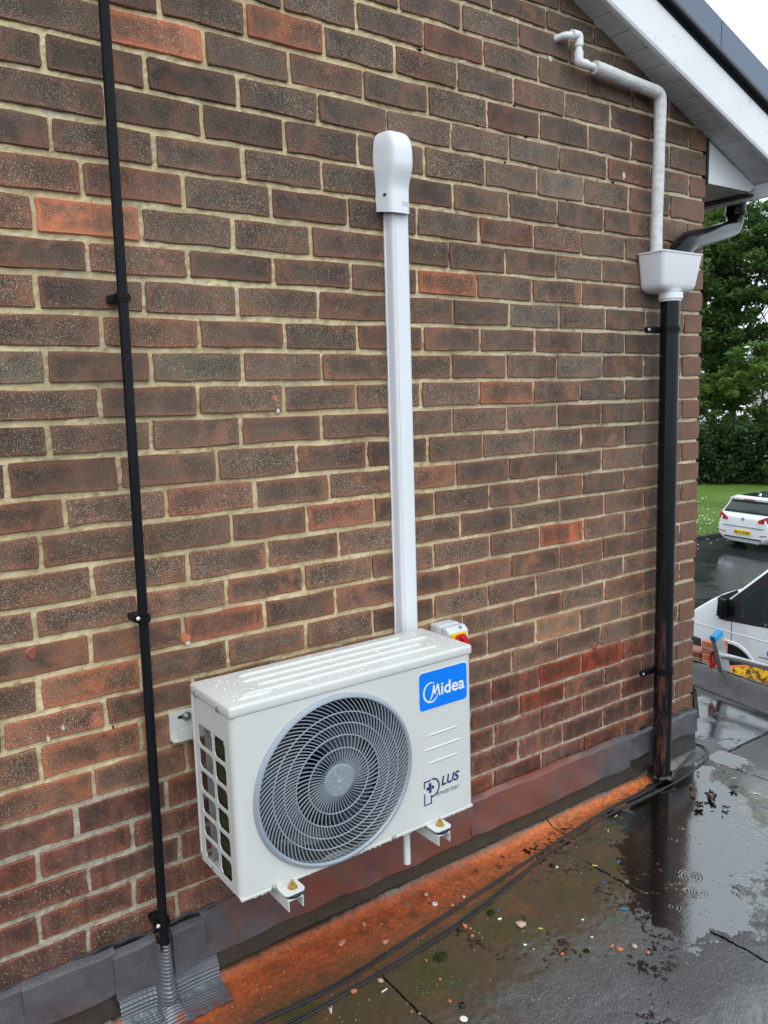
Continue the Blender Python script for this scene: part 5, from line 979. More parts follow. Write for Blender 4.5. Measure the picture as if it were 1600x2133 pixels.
mb = MB(); mb.grid(lambda u, v: tuple(o0+kd*(70*u)+kn*(.02+60*v)+Vector((0, 0, .10+.5*(v*60/40)**1.5*.0+.03*math.sin(u*40+v*30)))), 70, 60); tag(mesh_obj('lawn', mb, M_GRASS, smooth=True), kind='structure')
M_KERB = simple('wet_kerb', (.045,.045,.043), .4, .5, bump=.4, bscale=40); M_DRYK = simple('broken_kerb_top', (.42,.36,.27), .7)
mb = MB()
for i in range(46):
    a = o0+kd*(i*.92); mb.obox(a-kn*.09, kd*.905, kn*.11, Vector((0, 0, .11)))
tag(mesh_obj('kerb', mb, M_KERB, bev=.012), kind='structure')
rr = random.Random(12); mb = MB()
for _ in range(900):
    q = KA+kd*rr.gauss(1.8, 2.6)+kn*(.5+9*rr.random()**.9); dn_ = float(vnoise(np.array(q.x*.9), np.array(q.y*.9), 8))
    if dn_ < rr.uniform(-.3, .6): continue
    s = rr.uniform(.018, .034); z = q.z+.135+rr.uniform(0, .03)
    mb.add([(q.x-s, q.y, z), (q.x, q.y-s, z), (q.x+s, q.y, z+.008), (q.x, q.y+s, z+.012)], [(0,1,2,3)])
tag(mesh_obj('daisies', mb, M_WHITEB, fix=False), kind='stuff')
gb = MB()
for _ in range(26000):
    q = KA+kd*rr.uniform(-3, 7)+kn*(.03+19*rr.random()**1.3); h = rr.uniform(.03, .075); a = rr.uniform(0, 6.28); w = .010; lx_, ly_ = rr.uniform(-.03, .03), rr.uniform(-.03, .03)
    gb.add([(q.x-w*math.cos(a), q.y-w*math.sin(a), q.z+.10), (q.x+w*math.cos(a), q.y+w*math.sin(a), q.z+.10), (q.x+lx_, q.y+ly_, q.z+.10+h)], [(0,1,2)])
tag(mesh_obj('grass', gb, M_GRASS, fix=False), kind='stuff')
mb = MB(); rr = random.Random(3)
for _ in range(60):
    q = KA+kd*rr.uniform(-2, 6)-kn*(rr.random()**2*6+.12); s = rr.uniform(.02, .05); a = rr.uniform(0, 6)
    mb.add([(q.x+s*math.cos(a+k*1.57)*rr.uniform(.6, 1.2), q.y+s*math.sin(a+k*1.57)*rr.uniform(.6, 1.2), G+.006+.004*k) for k in range(4)], [(0,1,2,3)])
tag(mesh_obj('litter_flakes', mb, M_DRYK, fix=False), kind='stuff')

# ------------------------------------------------------------------ foliage
def leafmat(name, a, b, c_):
    t = NT(name, .5, .3); ge = t.n.new('ShaderNodeNewGeometry'); r_ = ge.outputs['Random Per Island']; n = t.noise(t.tc(), .45, 3, .6)
    q = t.mix(t.ss(n, .35, .65), a, b); q = t.mix(t.ss(r_, .55, 1.0), q, c_)
    t.set(col=q); t.l.remove(t.out.inputs[0].links[0])
    tl = t.n.new('ShaderNodeBsdfTranslucent'); t.put(tl.inputs[0], t.mix(.5, q, (.12,.20,.02))); mx = t.n.new('ShaderNodeMixShader'); mx.inputs[0].default_value = .35
    t.l.new(t.b.outputs[0], mx.inputs[1]); t.l.new(tl.outputs[0], mx.inputs[2]); t.l.new(mx.outputs[0], t.out.inputs[0]); return t.m
M_LEAFD = leafmat('dark_leaves', (.060,.118,.040), (.090,.160,.046), (.13,.205,.060)); M_LEAFB = leafmat('bright_leaves', (.080,.155,.030), (.115,.195,.036), (.17,.25,.052)); M_LEAFI = leafmat('ivy_leaves', (.028,.066,.028), (.045,.092,.034), (.072,.125,.045))
M_BARK = simple('bark', (.075,.062,.048), .85, .2, var=.4, nscale=8, bump=.6, bscale=20)
def leaves(mb, c, rad, n, size, rr, drop=.3):
    for _ in range(n):
        d_ = Vector((rr.gauss(0, 1), rr.gauss(0, 1), rr.gauss(0, 1))); d_.normalize(); p = c+Vector((d_.x*rad.x, d_.y*rad.y, d_.z*rad.z))*rr.random()**.42
        s = size*rr.uniform(.6, 1.3); u = Vector((rr.gauss(0, 1), rr.gauss(0, 1), rr.gauss(0, .5))).normalized(); v = u.cross(Vector((rr.gauss(0, .6), rr.gauss(0, .6), 1))).normalized()
        mb.v += [tuple(p-u*s), tuple(p+v*s*.42-Vector((0,0,s*drop*.2))), tuple(p+u*s-Vector((0,0,s*drop))), tuple(p-v*s*.42-Vector((0,0,s*drop*.2)))]; b = len(mb.v)-4; mb.f.append((b, b+1, b+2, b+3))
def tree(name, label, base, h, crown, seed, mat, n_clump, per, size, group=None, z0=.22, trunk=.22):
    rr = random.Random(seed); base = Vector(base); t_ = thing(name, label, 'tree', tuple(base), group); tm = MB(); lm = MB()
    top = base+Vector((rr.uniform(-.3, .3), rr.uniform(-.3, .3), h*.86))
    path = [base.lerp(top, i/6)+Vector((rr.uniform(-.12, .12), rr.uniform(-.12, .12), 0))*(i > 0) for i in range(7)]
    tm.tube(path, [trunk*(1-.13*i) for i in range(7)], 9)
    for i in range(n_clump):
        f = z0+(1-z0)*rr.random()**.85; prof_ = math.sin(math.pi*min(1, (f-z0*.6)/(1.04-z0*.6)))**.6; a = rr.uniform(0, 6.28); q = crown*prof_*math.sqrt(rr.random())
        c = base+Vector((q*math.cos(a), q*math.sin(a), h*f)); rad = Vector((1, 1, .62))*rr.uniform(.45, 1.0)*crown*.27
        leaves(lm, c, rad, per, size, rr)
        if i % 4 == 0:
            st = base.lerp(top, max(.1, f-.16)); tm.tube([st, st.lerp(c, .5)+Vector((0, 0, -.15)), c], [trunk*.28, trunk*.17, trunk*.05], 5)
    part('trunk', tm, M_BARK, t_, smooth=True); part('crown', lm, mat, t_, fix=False); return t_
DV = Vector((.865, .50, 0)); DR = Vector((.50, -.865, 0)); C0 = Vector((CAM.x, CAM.y, G))
def gp(dist, lat): return tuple(C0+DV*dist+DR*lat)
tree('broadleaf_tree', 'tall dark tree farthest to the left, beside the wall corner', gp(45, -2.8), 13.0, 2.6, 1, M_LEAFD, 185, 115, .14, 'trees behind the lawn')
tree('broadleaf_tree', 'tall tree in the middle of the row behind the lawn', gp(47, -.9), 14.5, 2.9, 2, M_LEAFD, 175, 115, .14, 'trees behind the lawn')
tree('broadleaf_tree', 'tall tree at the right of the row behind the lawn', gp(44.5, 1.5), 13.5, 2.7, 3, M_LEAFD, 160, 115, .14, 'trees behind the lawn')
tree('broadleaf_tree', 'tall tree filling the gap behind the front row of trees', gp(51, -2.0), 15.0, 3.0, 9, M_LEAFD, 170, 110, .16, 'trees behind the lawn')
tree('young_tree', 'shorter bright green tree in front of the dark row', gp(41, .3), 6.2, 2.2, 4, M_LEAFB, 60, 110, .13, z0=.34, trunk=.1)
tree('young_tree', 'low bright green sapling close to the wall corner', gp(42, -2.0), 5.0, 1.6, 5, M_LEAFB, 34, 110, .13, z0=.38, trunk=.08)
tree('overhanging_tree', 'near tree whose bright leaf spray enters at the right edge', gp(30, 1.95), 9.0, 1.75, 6, M_LEAFB, 26, 80, .12, z0=.55, trunk=.09)
for i, (lat, dist, h, w, lb) in enumerate([(-3.9, 40.4, 2.6, 1.6, 'dark ivy clad hedge bush next to the wall corner'), (-2.3, 40.8, 2.8, 1.6, 'dark hedge bush second from the wall corner'), (-.8, 40.6, 2.9, 1.6, 'dark hedge bush above the parked hatchback'), (.8, 40.7, 2.7, 1.7, 'dark hedge bush at the right above the hatchback roof'), (2.6, 40.6, 2.8, 1.7, 'dark hedge bush at the far right edge')]):
    rr = random.Random(50+i); b_ = Vector(gp(dist, lat)); mb = MB()
    for _ in range(60): leaves(mb, b_+Vector((rr.uniform(-w, w)*.8, rr.uniform(-w, w)*.8, rr.uniform(.15, h))), Vector((.62, .62, .5)), 85, .125, rr)
    tag(mesh_obj('hedge_bush', mb, M_LEAFI, origin=tuple(b_), fix=False), lb, 'bush', 'hedge bushes behind the lawn')
# pale house glimpsed through the leaves
M_REND = simple('pale_render', (.56,.57,.58), .8); M_WIN = simple('dark_window_glass', (.03,.035,.04), .1, .6)
hs = thing('pale_house', 'pale rendered house glimpsed through the trees', 'house', gp(62, 4)); b_ = Vector(gp(62, 4))
mb = MB(); mb.obox(b_-DR*4, DR*9, DV*6, Vector((0,0,4.6))); part('wall', mb, M_REND, hs)
mb = MB(); a = b_-DR*4.3-DV*.3+Vector((0,0,4.6)); A = [a, a+DR*9.6, a+DR*9.6+DV*6.6, a+DV*6.6]; rdg = [a+DV*3.3+Vector((0,0,2.2)), a+DR*9.6+DV*3.3+Vector((0,0,2.2))]
mb.add(A+rdg, [(0,1,5,4), (2,3,4,5), (0,4,3), (1,2,5), (0,3,2,1)]); part('roof', mb, M_TILE, hs)
for q in (1.0, 4.2, 6.6):
    for z in (.9, 3.0):
        mb = MB(); mb.obox(b_-DR*4+DR*q-DV*.04+Vector((0,0,z)), DR*1.3, DV*.08, Vector((0,0,1.2))); wf = part('window', mb, M_UPVC, hs)
        mb = MB(); mb.obox(b_-DR*4+DR*(q+.08)-DV*.05+Vector((0,0,z+.08)), DR*1.14, DV*.02, Vector((0,0,1.04))); part('pane', mb, M_WIN, wf)

# ------------------------------------------------------------------ vehicles
t = NT('white_car_paint', .22, .5, (.74,.76,.79)); t.set(coat=.6, croug=.05); M_CAR = t.m
t = NT('tinted_glass', .04, .6, (.022,.034,.034)); M_TINT = t.m
M_TYRE = simple('tyre', (.012,.012,.013), .7); M_RIM = simple('alloy', (.45,.46,.48), .3, .5, metal=.8); M_LAMP = simple('red_lamp', (.55,.012,.02), .15, .6, var=.03); M_PLATE = simple('yellow_plate', (.80,.52,.02), .4, var=.03); M_INK = simple('black_print', (.01,.01,.01), .5)
class Frame:
    def __init__(s, o, u, z=Vector((0,0,1))): s.o = Vector(o); s.u = Vector(u).normalized(); s.n = Vector((s.u.y, -s.u.x, 0)); s.z = z
    def p(s, a, d, h): return s.o+s.u*a+s.n*d+s.z*h       # a along u, d outwards from the shown face, h up
# hatchback: u points to the car's right side as seen from behind, n points out of its tail towards the viewer
hb = Frame((17.829-.165*.26, 10.462-.986*.26, G), (-.165, -.986, 0))
if hb.n.dot(CAM-hb.o) < 0: hb.n = -hb.n
car = thing('hatchback', 'white hatchback parked by the lawn with tinted rear window and yellow number plate', 'car', tuple(hb.o))
def section(d, prof): return [hb.p(a, d, h) for a, h in prof]
def half(ws):                                             # symmetric closed outline from (half width, height) pairs
    return [(w, h) for w, h in ws]+[(-w, h) for w, h in reversed(ws)]
secs = [(.00, [(.60,.30),(.78,.40),(.80,.62),(.74,.80),(.70,.90)]), (-.08, [(.66,.23),(.84,.36),(.875,.62),(.83,.84),(.78,.99)]), (-.30, [(.68,.21),(.87,.33),(.885,.64),(.86,.88),(.78,1.02)]),
        (-.95, [(.70,.20),(.88,.30),(.885,.65),(.87,.90),(.80,1.02)]), (-2.6, [(.70,.20),(.88,.30),(.885,.64),(.86,.88),(.79,.98)]), (-3.3, [(.68,.21),(.87,.32),(.875,.62),(.83,.80),(.72,.90)]), (-4.1, [(.60,.24),(.78,.36),(.78,.55),(.72,.68),(.60,.74)]), (-4.28, [(.45,.3),(.6,.4),(.6,.52),(.55,.6),(.45,.64)])]
mb = MB(); vs = []; m = 10
for d, ws in secs: vs += section(d, half(ws))
mb.add(vs, [(i*m+k, i*m+(k+1) % m, (i+1)*m+(k+1) % m, (i+1)*m+k) for i in range(len(secs)-1) for k in range(m)]+[tuple(range(m)), tuple(range((len(secs)-1)*m, len(secs)*m))])
body = part('body', mb, M_CAR, car, bev=.03, seg=3, smooth=True)
cab = [(-.14, [(.77,.99),(.70,1.09)]), (-.30, [(.785,.99),(.62,1.34)]), (-.50, [(.79,.99),(.60,1.405)]), (-1.3, [(.80,1.0),(.61,1.44)]), (-2.1, [(.79,.99),(.60,1.40)]), (-3.05, [(.74,.94),(.66,.97)])]
mb = MB(); vs = []; m = 4
for d, ws in cab: vs += section(d, half(ws))
mb.add(vs, [(i*m+k, i*m+(k+1) % m, (i+1)*m+(k+1) % m, (i+1)*m+k) for i in range(len(cab)-1) for k in range(m)]+[(0,1,2,3), tuple(range((len(cab)-1)*m, len(cab)*m))])
part('cabin_glass', mb, M_TINT, car, bev=.012, smooth=True)
def carpoly(name, pts, mat, th=.02, par=None, **k):
    A = [hb.p(*q) for q in pts]; n_ = (A[1]-A[0]).cross(A[2]-A[0]).normalized()
    if n_.dot(CAM-A[0]) < 0: n_ = -n_
    mb = MB(); m = len(A); mb.add([p+n_*th for p in A]+[p-n_*.02 for p in A], [tuple(range(m)), tuple(range(m, 2*m))[::-1]]+[(i, (i+1) % m, m+(i+1) % m, m+i) for i in range(m)]); return part(name, mb, mat, par or car, **k)
sp = carpoly('roof_spoiler', [(-.60, -.29, 1.345), (.60, -.29, 1.345), (.62, -.20, 1.375), (.55, -.42, 1.425), (-.55, -.42, 1.425), (-.62, -.20, 1.375)], M_CAR, .02, bev=.008)
carpoly('brake_light', [(-.17, -.225, 1.36), (.17, -.225, 1.36), (.17, -.232, 1.376), (-.17, -.232, 1.376)], M_LAMP, .022, sp)
carpoly('roof_panel', [(-.57, -.55, 1.425), (.57, -.55, 1.425), (.575, -1.3, 1.452), (.56, -2.0, 1.42), (-.56, -2.0, 1.42), (-.575, -1.3, 1.452)], M_TINT, .006)
for s_ in (-1, 1):
    carpoly('roof_rail', [(.575*s_, -.45, 1.415), (.615*s_, -.45, 1.405), (.62*s_, -2.0, 1.405), (.58*s_, -2.0, 1.42)], M_CAR, .02)
    carpoly('rear_pillar', [(.765*s_, -.125, 1.0), (.79*s_, -.45, 1.0), (.615*s_, -.50, 1.41), (.605*s_, -.27, 1.345)], M_CAR, .012)
    tlp = [(.50*s_, .008, .80), (.50*s_, .004, .875), (.60*s_, -.005, .92), (.735*s_, -.045, .985), (.805*s_, -.07, .965), (.80*s_, -.055, .80)]
    tl_ = carpoly('tail_light', tlp, M_LAMP, .030, bev=.006)
    carpoly('lamp_divider', [(.615*s_, .0, .80), (.63*s_, .0, .80), (.63*s_, -.008, .925), (.615*s_, -.008, .92)], M_INK, .033, tl_)
    carpoly('reflector', [(.56*s_, .008, .455), (.76*s_, -.02, .475), (.76*s_, -.02, .495), (.56*s_, .008, .475)], M_LAMP, .024)
    for d in (-.80, -3.45):
        mb = MB(); c = hb.p(.70*s_, d, .315); mb.lathe([(.20, .0), (.30, .0), (.315, .03), (.315, .17), (.30, .20), (.20, .20)], c, hb.u*s_, 28); w_ = part('wheel', mb, M_TYRE, car, smooth=True)
        mb = MB(); mb.lathe([(.0, .0), (.20, .0), (.21, .012), (.0, .03)], hb.p(.89*s_, d, .315), hb.u*s_, 20, caps=False); part('rim', mb, M_RIM, w_)
carpoly('bumper_trim', [(-.62, .002, .36), (.62, .002, .36), (.58, .002, .325), (-.58, .002, .325)], M_RUBBER, .018)
carpoly('diffuser', [(-.58, -.01, .315), (.58, -.01, .315), (.50, -.05, .235), (-.50, -.05, .235)], M_CAR, .02)
carpoly('tailgate_line', [(-.66, .0, .655), (.66, .0, .655), (.66, .0, .648), (-.66, .0, .648)], M_RUBBER, .0235)
carpoly('wiper', [(-.04, -.155, 1.085), (.0, -.16, 1.10), (.40, -.165, 1.085), (.40, -.162, 1.07)], M_RUBBER, .045)
pt = carpoly('number_plate', [(-.262, .012, .445), (.262, .012, .445), (.262, .004, .556), (-.262, .004, .556)], M_PLATE, .026)
pn = Vector(hb.n); pz = (hb.p(0, .004, .556)-hb.p(0, .012, .445)).normalized()
part('lettering', text_mb("MD16 WDM", .068, hb.p(-.235, .0405, .466), hb.u, pz, pn, off=.0, bold=.02, width=.47), M_INK, pt, fix=False)
ec = hb.p(0, .024, .865); em = part('emblem', MB().lathe([(.0, .006), (.036, .006), (.040, .0)], ec, hb.n, 28, caps=False), M_INK, car)
for q, mm in ((0, M_BLUE), (1, M_WHITEP), (2, M_BLUE), (3, M_WHITEP)):
    A = [Vector((0, 0, 0))]+[hb.u*(.024*math.cos(a))*1+Vector((0,0,.024*math.sin(a))) for a in np.linspace(q*math.pi/2, (q+1)*math.pi/2, 7)]
    mb = MB(); mb.add([ec+hb.n*.0075+p for p in A], [tuple(range(8))]); part('emblem_quarter', mb, mm, em, fix=False)
mb = MB(); mb.lathe([(.024, 0), (.028, .02), (.028, .1)], hb.p(-.42, .0, .27), hb.n*-1, 14); part('exhaust', mb, M_STEEL, car)
carpoly('roof_aerial', [(-.03, -.62, 1.44), (.03, -.62, 1.44), (.005, -.70, 1.50), (-.005, -.70, 1.50)], M_CAR, .02)

# van: u runs from nose to tail, n out of the side turned to the viewer; heights above ground
vn = Frame((7.231, 4.146, G), (-.021, -1.0, 0))
if vn.n.dot(CAM-vn.o) < 0: vn.n = -vn.n
van = thing('panel_van', 'white panel van with black mirror and black window trim parked below the roof', 'van', tuple(vn.o))
def vpoly(name, pts, d0, d1, mat, par=None, **k):
    mb = MB(); m = len(pts); mb.add([vn.p(a, d0, h) for a, h in pts]+[vn.p(a, d1, h) for a, h in pts], [tuple(range(m)), tuple(range(m, 2*m))[::-1]]+[(i, (i+1) % m, m+(i+1) % m, m+i) for i in range(m)]); return part(name, mb, mat, par or van, **k)
arc = [(-.02+.40*math.cos(a), .50+.42*math.sin(a)) for a in np.linspace(0, math.pi, 15)]
outl = [(-.82, .42), (-.88, .70), (-.84, 1.0), (-.72, 1.18), (-.55, 1.32), (-.34, 1.475), (-.14, 1.60), (.02, 1.675), (.10, 1.70), (.52, 2.08), (.62, 2.12), (3.6, 2.15), (3.7, .45), (2.6, .42), (.38, .42)]+arc+[(-.42, .42)]
vpoly('body', outl, 0, -1.75, M_CAR, bev=.035, seg=3, smooth=True)
vpoly('wheel_arch_flare', [(-.02+.44*math.cos(a), .50+.47*math.sin(a)) for a in np.linspace(-.15, math.pi+.15, 18)]+[(-.02+.405*math.cos(a), .50+.425*math.sin(a)) for a in np.linspace(math.pi+.15, -.15, 18)], .014, -.02, M_CAR, bev=.006)
vpoly('wheel_well', [(-.02+.398*math.cos(a), .50+.418*math.sin(a)) for a in np.linspace(-.2, math.pi+.2, 20)], -.20, -.24, M_RUBBER)
rs_ = simple('rust', (.22,.10,.045), .85)
mb = MB(); rr = random.Random(8)
for i in range(16):
    a = .16+.62*i/16; c = vn.p(-.02+.405*math.cos(a), .016, .50+.425*math.sin(a)); s = rr.uniform(.008, .02); mb.obox(c-vn.u*s-Vector((0,0,s)), vn.u*2*s, vn.n*.004, Vector((0,0,2*s)))
part('rust_patch', mb, rs_, van)
for a_ in (-.02, 2.75):
    w_ = part('wheel', MB().lathe([(.20, 0), (.32, .0), (.345, .04), (.345, .20), (.32, .235), (.2, .235)], vn.p(a_, -.27, .345), vn.n, 30), M_TYRE, van, smooth=True)
    part('rim', MB().lathe([(.0, .0), (.20, .0), (.21, .02), (.0, .05)], vn.p(a_, -.055, .345), vn.n, 20, caps=False), M_RIM, w_)
trim = [(-.245, 1.285), (-.215, 1.245), (-.10, 1.228), (.0, 1.238), (.31, 1.245), (1.3, 1.30), (1.3, 1.99), (.60, 1.99), (.50, 2.015), (.10, 1.655), (-.02, 1.545), (-.13, 1.43)]
tr_ = vpoly('window_trim', trim, .006, -.03, M_RUBBER, bev=.004)
vpoly('quarter_glass', [(.125, 1.335), (.40, 1.30), (.425, 1.33), (.455, 1.78), (.40, 1.80), (.20, 1.60)], .010, .002, M_TINT, bev=.002)
vpoly('door_glass', [(.485, 1.36), (1.2, 1.40), (1.2, 1.95), (.62, 1.95), (.50, 1.84)], .010, .002, M_TINT, bev=.002)
vpoly('indicator', [(-.20+.028*math.cos(a), 1.268+.016*math.sin(a)) for a in np.linspace(0, 6.283, 15)[:-1]], .016, .0, M_WHITEP)
mir = vpoly('wing_mirror', [(-.115, 1.30), (-.02, 1.28), (-.005, 1.56), (-.125, 1.565), (-.14, 1.36)], .16, .03, M_BLACKP, bev=.02, seg=3, smooth=True)
vpoly('mirror_arm', [(-.06, 1.34), (.02, 1.34), (.03, 1.46), (-.06, 1.46)], .06, .0, M_BLACKP, mir)
vpoly('cowl_grille', [(-.235, 1.515), (-.18, 1.565), (.06, 1.69), (.08, 1.66), (-.05, 1.55), (-.14, 1.50)], .004, -.05, M_RUBBER, bev=.003)
vpoly('bumper', [(-.90, .42), (-.93, .66), (-.90, .93), (-.46, .90), (-.44, .62), (-.44, .42)], .012, -1.76, M_GREYDK, bev=.02)
mb = MB(); A = [vn.p(.09, -.06, 1.70), vn.p(.50, -.10, 2.07), vn.p(.50, -1.65, 2.07), vn.p(.09, -1.69, 1.70)]
off_ = (A[1]-A[0]).cross(A[2]-A[0]).normalized(); off_ = off_ if off_.z > 0 else -off_; mb.add([p+off_*.006 for p in A]+[p-off_*.01 for p in A], [(0,1,2,3), (7,6,5,4), (0,4,5,1), (1,5,6,2), (2,6,7,3), (3,7,4,0)]); part('windscreen', mb, M_TINT, van)
for pts in ([(-.004, 1.235), (-.004, .95)], [(.40, .84), (1.25, .86)], [(1.27, 1.30), (1.27, .5)]):
    a, b = pts; d_ = Vector((b[0]-a[0], b[1]-a[1])).normalized(); w = .005; q = (-d_.y*w, d_.x*w)
    vpoly('panel_gap', [(a[0]-q[0], a[1]-q[1]), (a[0]+q[0], a[1]+q[1]), (b[0]+q[0], b[1]+q[1]), (b[0]-q[0], b[1]-q[1])], .0022, -.002, M_GREYDK)
vpoly('side_crease', [(-.70, 1.115), (1.25, 1.05), (1.25, 1.035), (-.70, 1.10)], .005, -.01, M_CAR, bev=.003)
part('lettering', text_mb("TRANSIT", .042, vn.p(.452, .0068, 1.268), vn.u, Vector((0,0,1)), vn.n, off=.0, width=.40), M_GALV, tr_, fix=False)

# ------------------------------------------------------------------ brick gate pier and garden wall in front of the van
M_RED1 = brick_material('red_facing_brick', True); M_MORT2 = simple('pale_mortar', (.50,.45,.36), .8)
PD = 9.6
fh = Vector((.852, .524, 0)); rh = Vector((.524, -.852, 0)); pc = Vector((CAM.x, CAM.y, G))+fh*PD; pu = (rh*.86+fh*-.5).normalized(); pv = Vector((-pu.y, pu.x, 0)); pv = pv if pv.dot(fh) > 0 else -pv
def brickstack(name, label, c, L_, wd, top, seed, colr, cat):
    rr = random.Random(seed); th_ = thing(name, label, cat, tuple(c)); n = int(top/.075); mort = MB(); mort.obox(c-pu*(L_/2-.007)-pv*(wd/2-.007), pu*(L_-.014), pv*(wd-.014), Vector((0, 0, n*.075-.008))); part('mortar', mort, M_MORT2, th_)
    low_ = MB()
    for k in range(n):
        z = k*.075; nb = max(1, round(L_/.225)); sh_ = (k % 2)*.1125 if L_ > .3 else 0
        cuts = [0.0]+[q for q in [i*.225+sh_ for i in range(0, nb+1)] if .04 < q < L_-.04]+[L_]
        if L_ < .5 and k % 2: cuts = [0, L_*.5, L_]
        for a, b in zip(cuts[:-1], cuts[1:]):
            for y0, y1 in ((0, wd),) if wd < .15 else ((0, wd*.49), (wd*.51, wd)):
                q = MB(); q.obox(c-pu*(L_/2-a-.004)-pv*(wd/2-y0)+Vector((0, 0, z+.004)), pu*(b-a-.009), pv*(y1-y0-.001), Vector((0, 0, .064)))
                if k >= n-12 and y0 == 0:
                    o = part('brick', q, M_RED1, th_, bev=.003, seg=1, origin=tuple(c-pu*(L_/2-(a+b)/2)+Vector((0,0,z+.035)))); f_ = rr.uniform(.8, 1.2); o.color = (colr[0]*f_, colr[1]*f_, colr[2]*f_, .2)
                else: low_.add(q.v, q.f)
    o = part('lower_bricks', low_, M_RED1, th_, kind='stuff'); o.color = (*colr, .2)
    return th_
brickstack('gate_pier', 'orange red brick gate pier standing in front of the white van', pc-rh*.035, .205, .205, 1.60, 3, (.30,.125,.080), 'pier')
brickstack('garden_wall', 'low red brick garden wall running left from the gate pier', pc-pu*1.02-rh*.035+pv*.02, 1.8, .215, 1.48, 4, (.22,.085,.06), 'wall')

# the flat roofed garage under the deck
gw = thing('garage_wall', 'brick wall of the flat roofed garage under the raised deck edge', 'wall', (.70, -.4, G)); mb = MB(); rr = random.Random(31)
core_ = MB(); core_.add([(kerb_x(-4)+.075, -4, G), (kerb_x(3.3)+.075, 3.3, G), (kerb_x(3.3)-.1, 3.3, G), (kerb_x(-4)-.1, -4, G), (kerb_x(-4)+.075, -4, -.03), (kerb_x(3.3)+.075, 3.3, -.03), (kerb_x(3.3)-.1, 3.3, -.03), (kerb_x(-4)-.1, -4, -.03)], [(0,1,2,3), (4,5,6,7), (0,1,5,4), (1,2,6,5), (2,3,7,6), (3,0,4,7)]); part('mortar', core_, M_MORT2, gw)
for k in range(37):
    y = -4+(k % 2)*.1125
    while y < 3.05:
        x = kerb_x(y+.11)+.079; mb.box(x-.09, x+rr.uniform(0, .003), y, y+.215, G+.075*k+.005, G+.075*k+.07); y += .225
o = part('garage_bricks', mb, M_RED1, gw, kind='stuff'); o.color = (.16, .075, .055, .3)

# ------------------------------------------------------------------ skip below the roof edge
t = NT('worn_yellow_paint', .5, .45); P = t.tc(); n = t.noise(P, 16, 5, .75); n2 = t.noise(P, 3, 3); z = t.sep(P)[2]
chip = t.ss(t.math('ADD', n, t.math('ADD', t.math('MULTIPLY', t.math('SUBTRACT', n2, .5), .3), t.math('MULTIPLY', t.ss(t.math('MULTIPLY', z, -1.0), -1.0, -.55), .22))), .43, .55)
t.set(col=t.mix(chip, (.72,.43,.012), (.11,.045,.018)), rough=t.math('ADD', .35, t.math('MULTIPLY', chip, .4)), nrm=t.bump(n, .4, .006)); M_SKIP = t.m
M_RIMRED = simple('red_oxide_rim', (.55,.10,.04), .5); M_RUBBLE = simple('rubble', (.16,.075,.035), .9, var=.5, nscale=9, bump=.7, bscale=12)
e1 = Vector((.848, -.530, 0)); e2 = Vector((-.530, -.848, 0)); A0 = Vector((4.519, 2.941, 0))-e1*1.0; H1 = -1.415-G
skp = thing('builders_skip', 'worn yellow skip with red rim below the roof edge', 'skip', tuple(A0+e1*1.6+Vector((0,0,G))))
def skp_p(a, b, h): return A0+e1*a+e2*b+Vector((0,0,G+h))
top4 = [(0, 0), (3.2, 0), (3.2, 1.45), (0, 1.45)]; bot4 = [(.5, .15), (2.7, .15), (2.7, 1.3), (.5, 1.3)]
mb = MB(); mb.add([skp_p(a, b, H1) for a, b in top4]+[skp_p(a, b, .12) for a, b in bot4]+[skp_p(a+(.03 if a < 1 else -.03), b+(.03 if b < .7 else -.03), H1) for a, b in top4]+[skp_p(a+(.03 if a < 1 else -.03), b+(.03 if b < .7 else -.03), .16) for a, b in bot4],
                 [(0,1,5,4), (1,2,6,5), (2,3,7,6), (3,0,4,7), (4,5,6,7), (8,12,13,9), (9,13,14,10), (10,14,15,11), (11,15,12,8), (12,15,14,13), (0,8,9,1), (1,9,10,2), (2,10,11,3), (3,11,8,0)]); part('tub', mb, M_SKIP, skp)
mb = MB(); mb.tube([skp_p(a, b, H1+.005) for a, b in top4], .014, 8, closed=True); part('rim', mb, M_RIMRED, skp, smooth=True)
for q in (.7, 1.3, 1.9, 2.5):
    mb = MB(); mb.add([skp_p(q-.03, .028, H1-.02), skp_p(q+.03, .028, H1-.02), skp_p(q+.03, .06, H1-.02), skp_p(q-.03, .06, H1-.02), skp_p(q-.03, .14, .5), skp_p(q+.03, .14, .5), skp_p(q+.03, .18, .5), skp_p(q-.03, .18, .5)], [(0,1,5,4), (1,2,6,5), (2,3,7,6), (3,0,4,7), (0,3,2,1), (4,5,6,7)]); part('rib', mb, M_SKIP, skp)
def rub(u, v):
    a, b = .3+2.7*u, .06+1.3*v; return tuple(skp_p(a, b, H1-.42+.06*math.sin(a*5)+.05*math.sin(b*9+a*3)+.03*float(vnoise(np.array(a*9), np.array(b*9), 3))))
mb = MB(); mb.grid(rub, 40, 20); tag(mesh_obj('rubble', mb, M_RUBBLE, fix=False), kind='stuff')

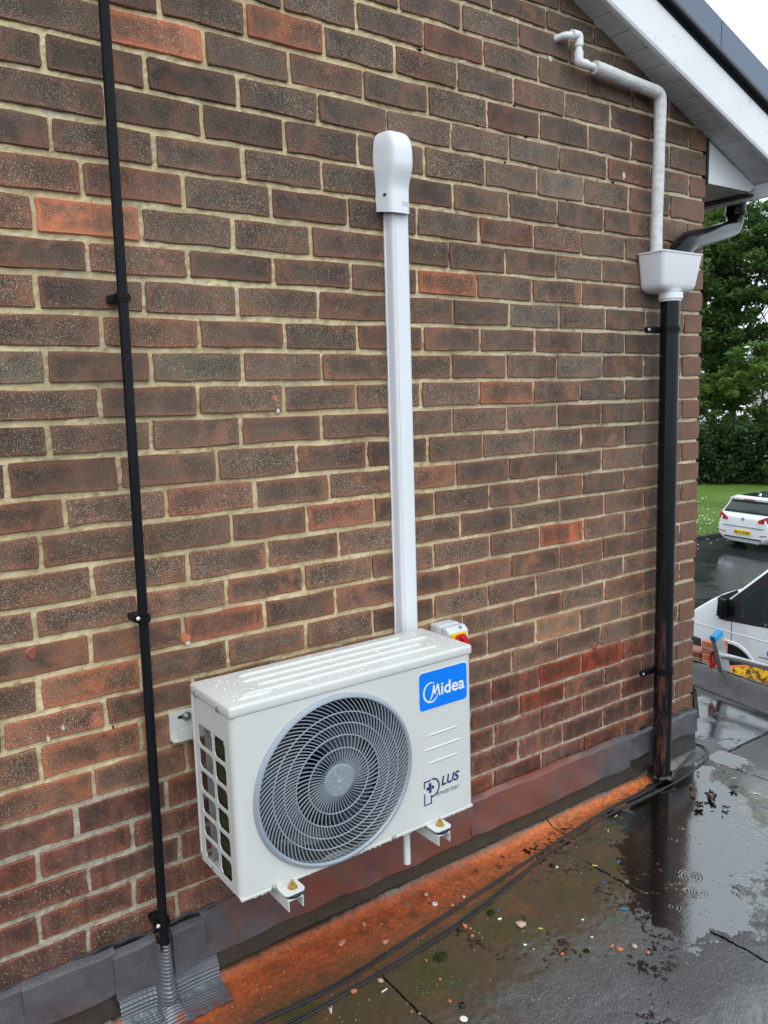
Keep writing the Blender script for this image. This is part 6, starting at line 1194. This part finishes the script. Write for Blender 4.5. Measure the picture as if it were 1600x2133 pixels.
# ------------------------------------------------------------------ aluminium ladder leaning on the roof edge
M_ALI = simple('ladder_aluminium', (.52,.53,.54), .34, .5, metal=.7, var=.12, nscale=14); M_CYAN = simple('blue_plastic_cap', (.02,.30,.62), .4); M_ALID = M_ALI
la = thing('ladder', 'aluminium ladder with blue end caps leaning against the roof edge', 'ladder', (.9, .22, G))
ax = Vector((.40, 0, -1)).normalized(); sx = Vector((1, 0, .40)).normalized(); sy = Vector((0, 1, 0)); Lt = 3.41
tops = []
for y, zt in ((.355, .275), (.065, .265)):
    p = Vector((.735, y, zt)); mb = MB(); w, d_ = .027, .066
    pr = [(0, 0), (d_, 0), (d_, w), (d_-.006, w), (d_-.006, .004), (.006, .004), (.006, w), (0, w)] if y > .2 else [(0, 0), (d_, 0), (d_, -w), (d_-.006, -w), (d_-.006, -.004), (.006, -.004), (.006, -w), (0, -w)]
    mb.obox(p-sx*d_/2-sy*w/2, sx*d_, sy*w, ax*Lt); part('stile', mb, M_ALI, la, bev=.003)
    mb = MB(); mb.obox(p-sx*(d_/2+.002)-sy*(w/2+.002)-ax*.010, sx*(d_+.004), sy*(w+.004), ax*.030); part('end_cap', mb, M_CYAN, la, bev=.004)
    tops.append(p)
for k in range(13):
    s_ = .122+.25*k; a = tops[0]+ax*s_-sy*.012; b = tops[1]+ax*(s_-.010)+sy*.012; mb = MB(); u_ = b-a
    mb.prism([(.016*math.cos(q), .014*math.sin(q)) for q in np.linspace(0, 6.283, 13)[:-1]], a, sx, ax, u_); part('rung', mb, M_ALI, la, smooth=True)
M_HOOK = simple('red_hook', (.55,.02,.04), .3, .5)
p = tops[0]+ax*.112+sy*.026-sx*.02
mb = MB(); mb.tube([p+Vector((0, .004+.012*math.sin(a), .036*math.cos(a)-.025))+sx*.003 for a in np.linspace(0, 6.283, 19)[:-1]], .0085, 8, closed=True); part('rung_lock', mb, M_HOOK, la, smooth=True)
mb = MB(); mb.obox(p+Vector((-.008, .000, -.075)), Vector((.016, 0, 0)), Vector((0, .014, 0)), Vector((0, .004, .022))); part('lock_toe', mb, M_HOOK, la, bev=.003)
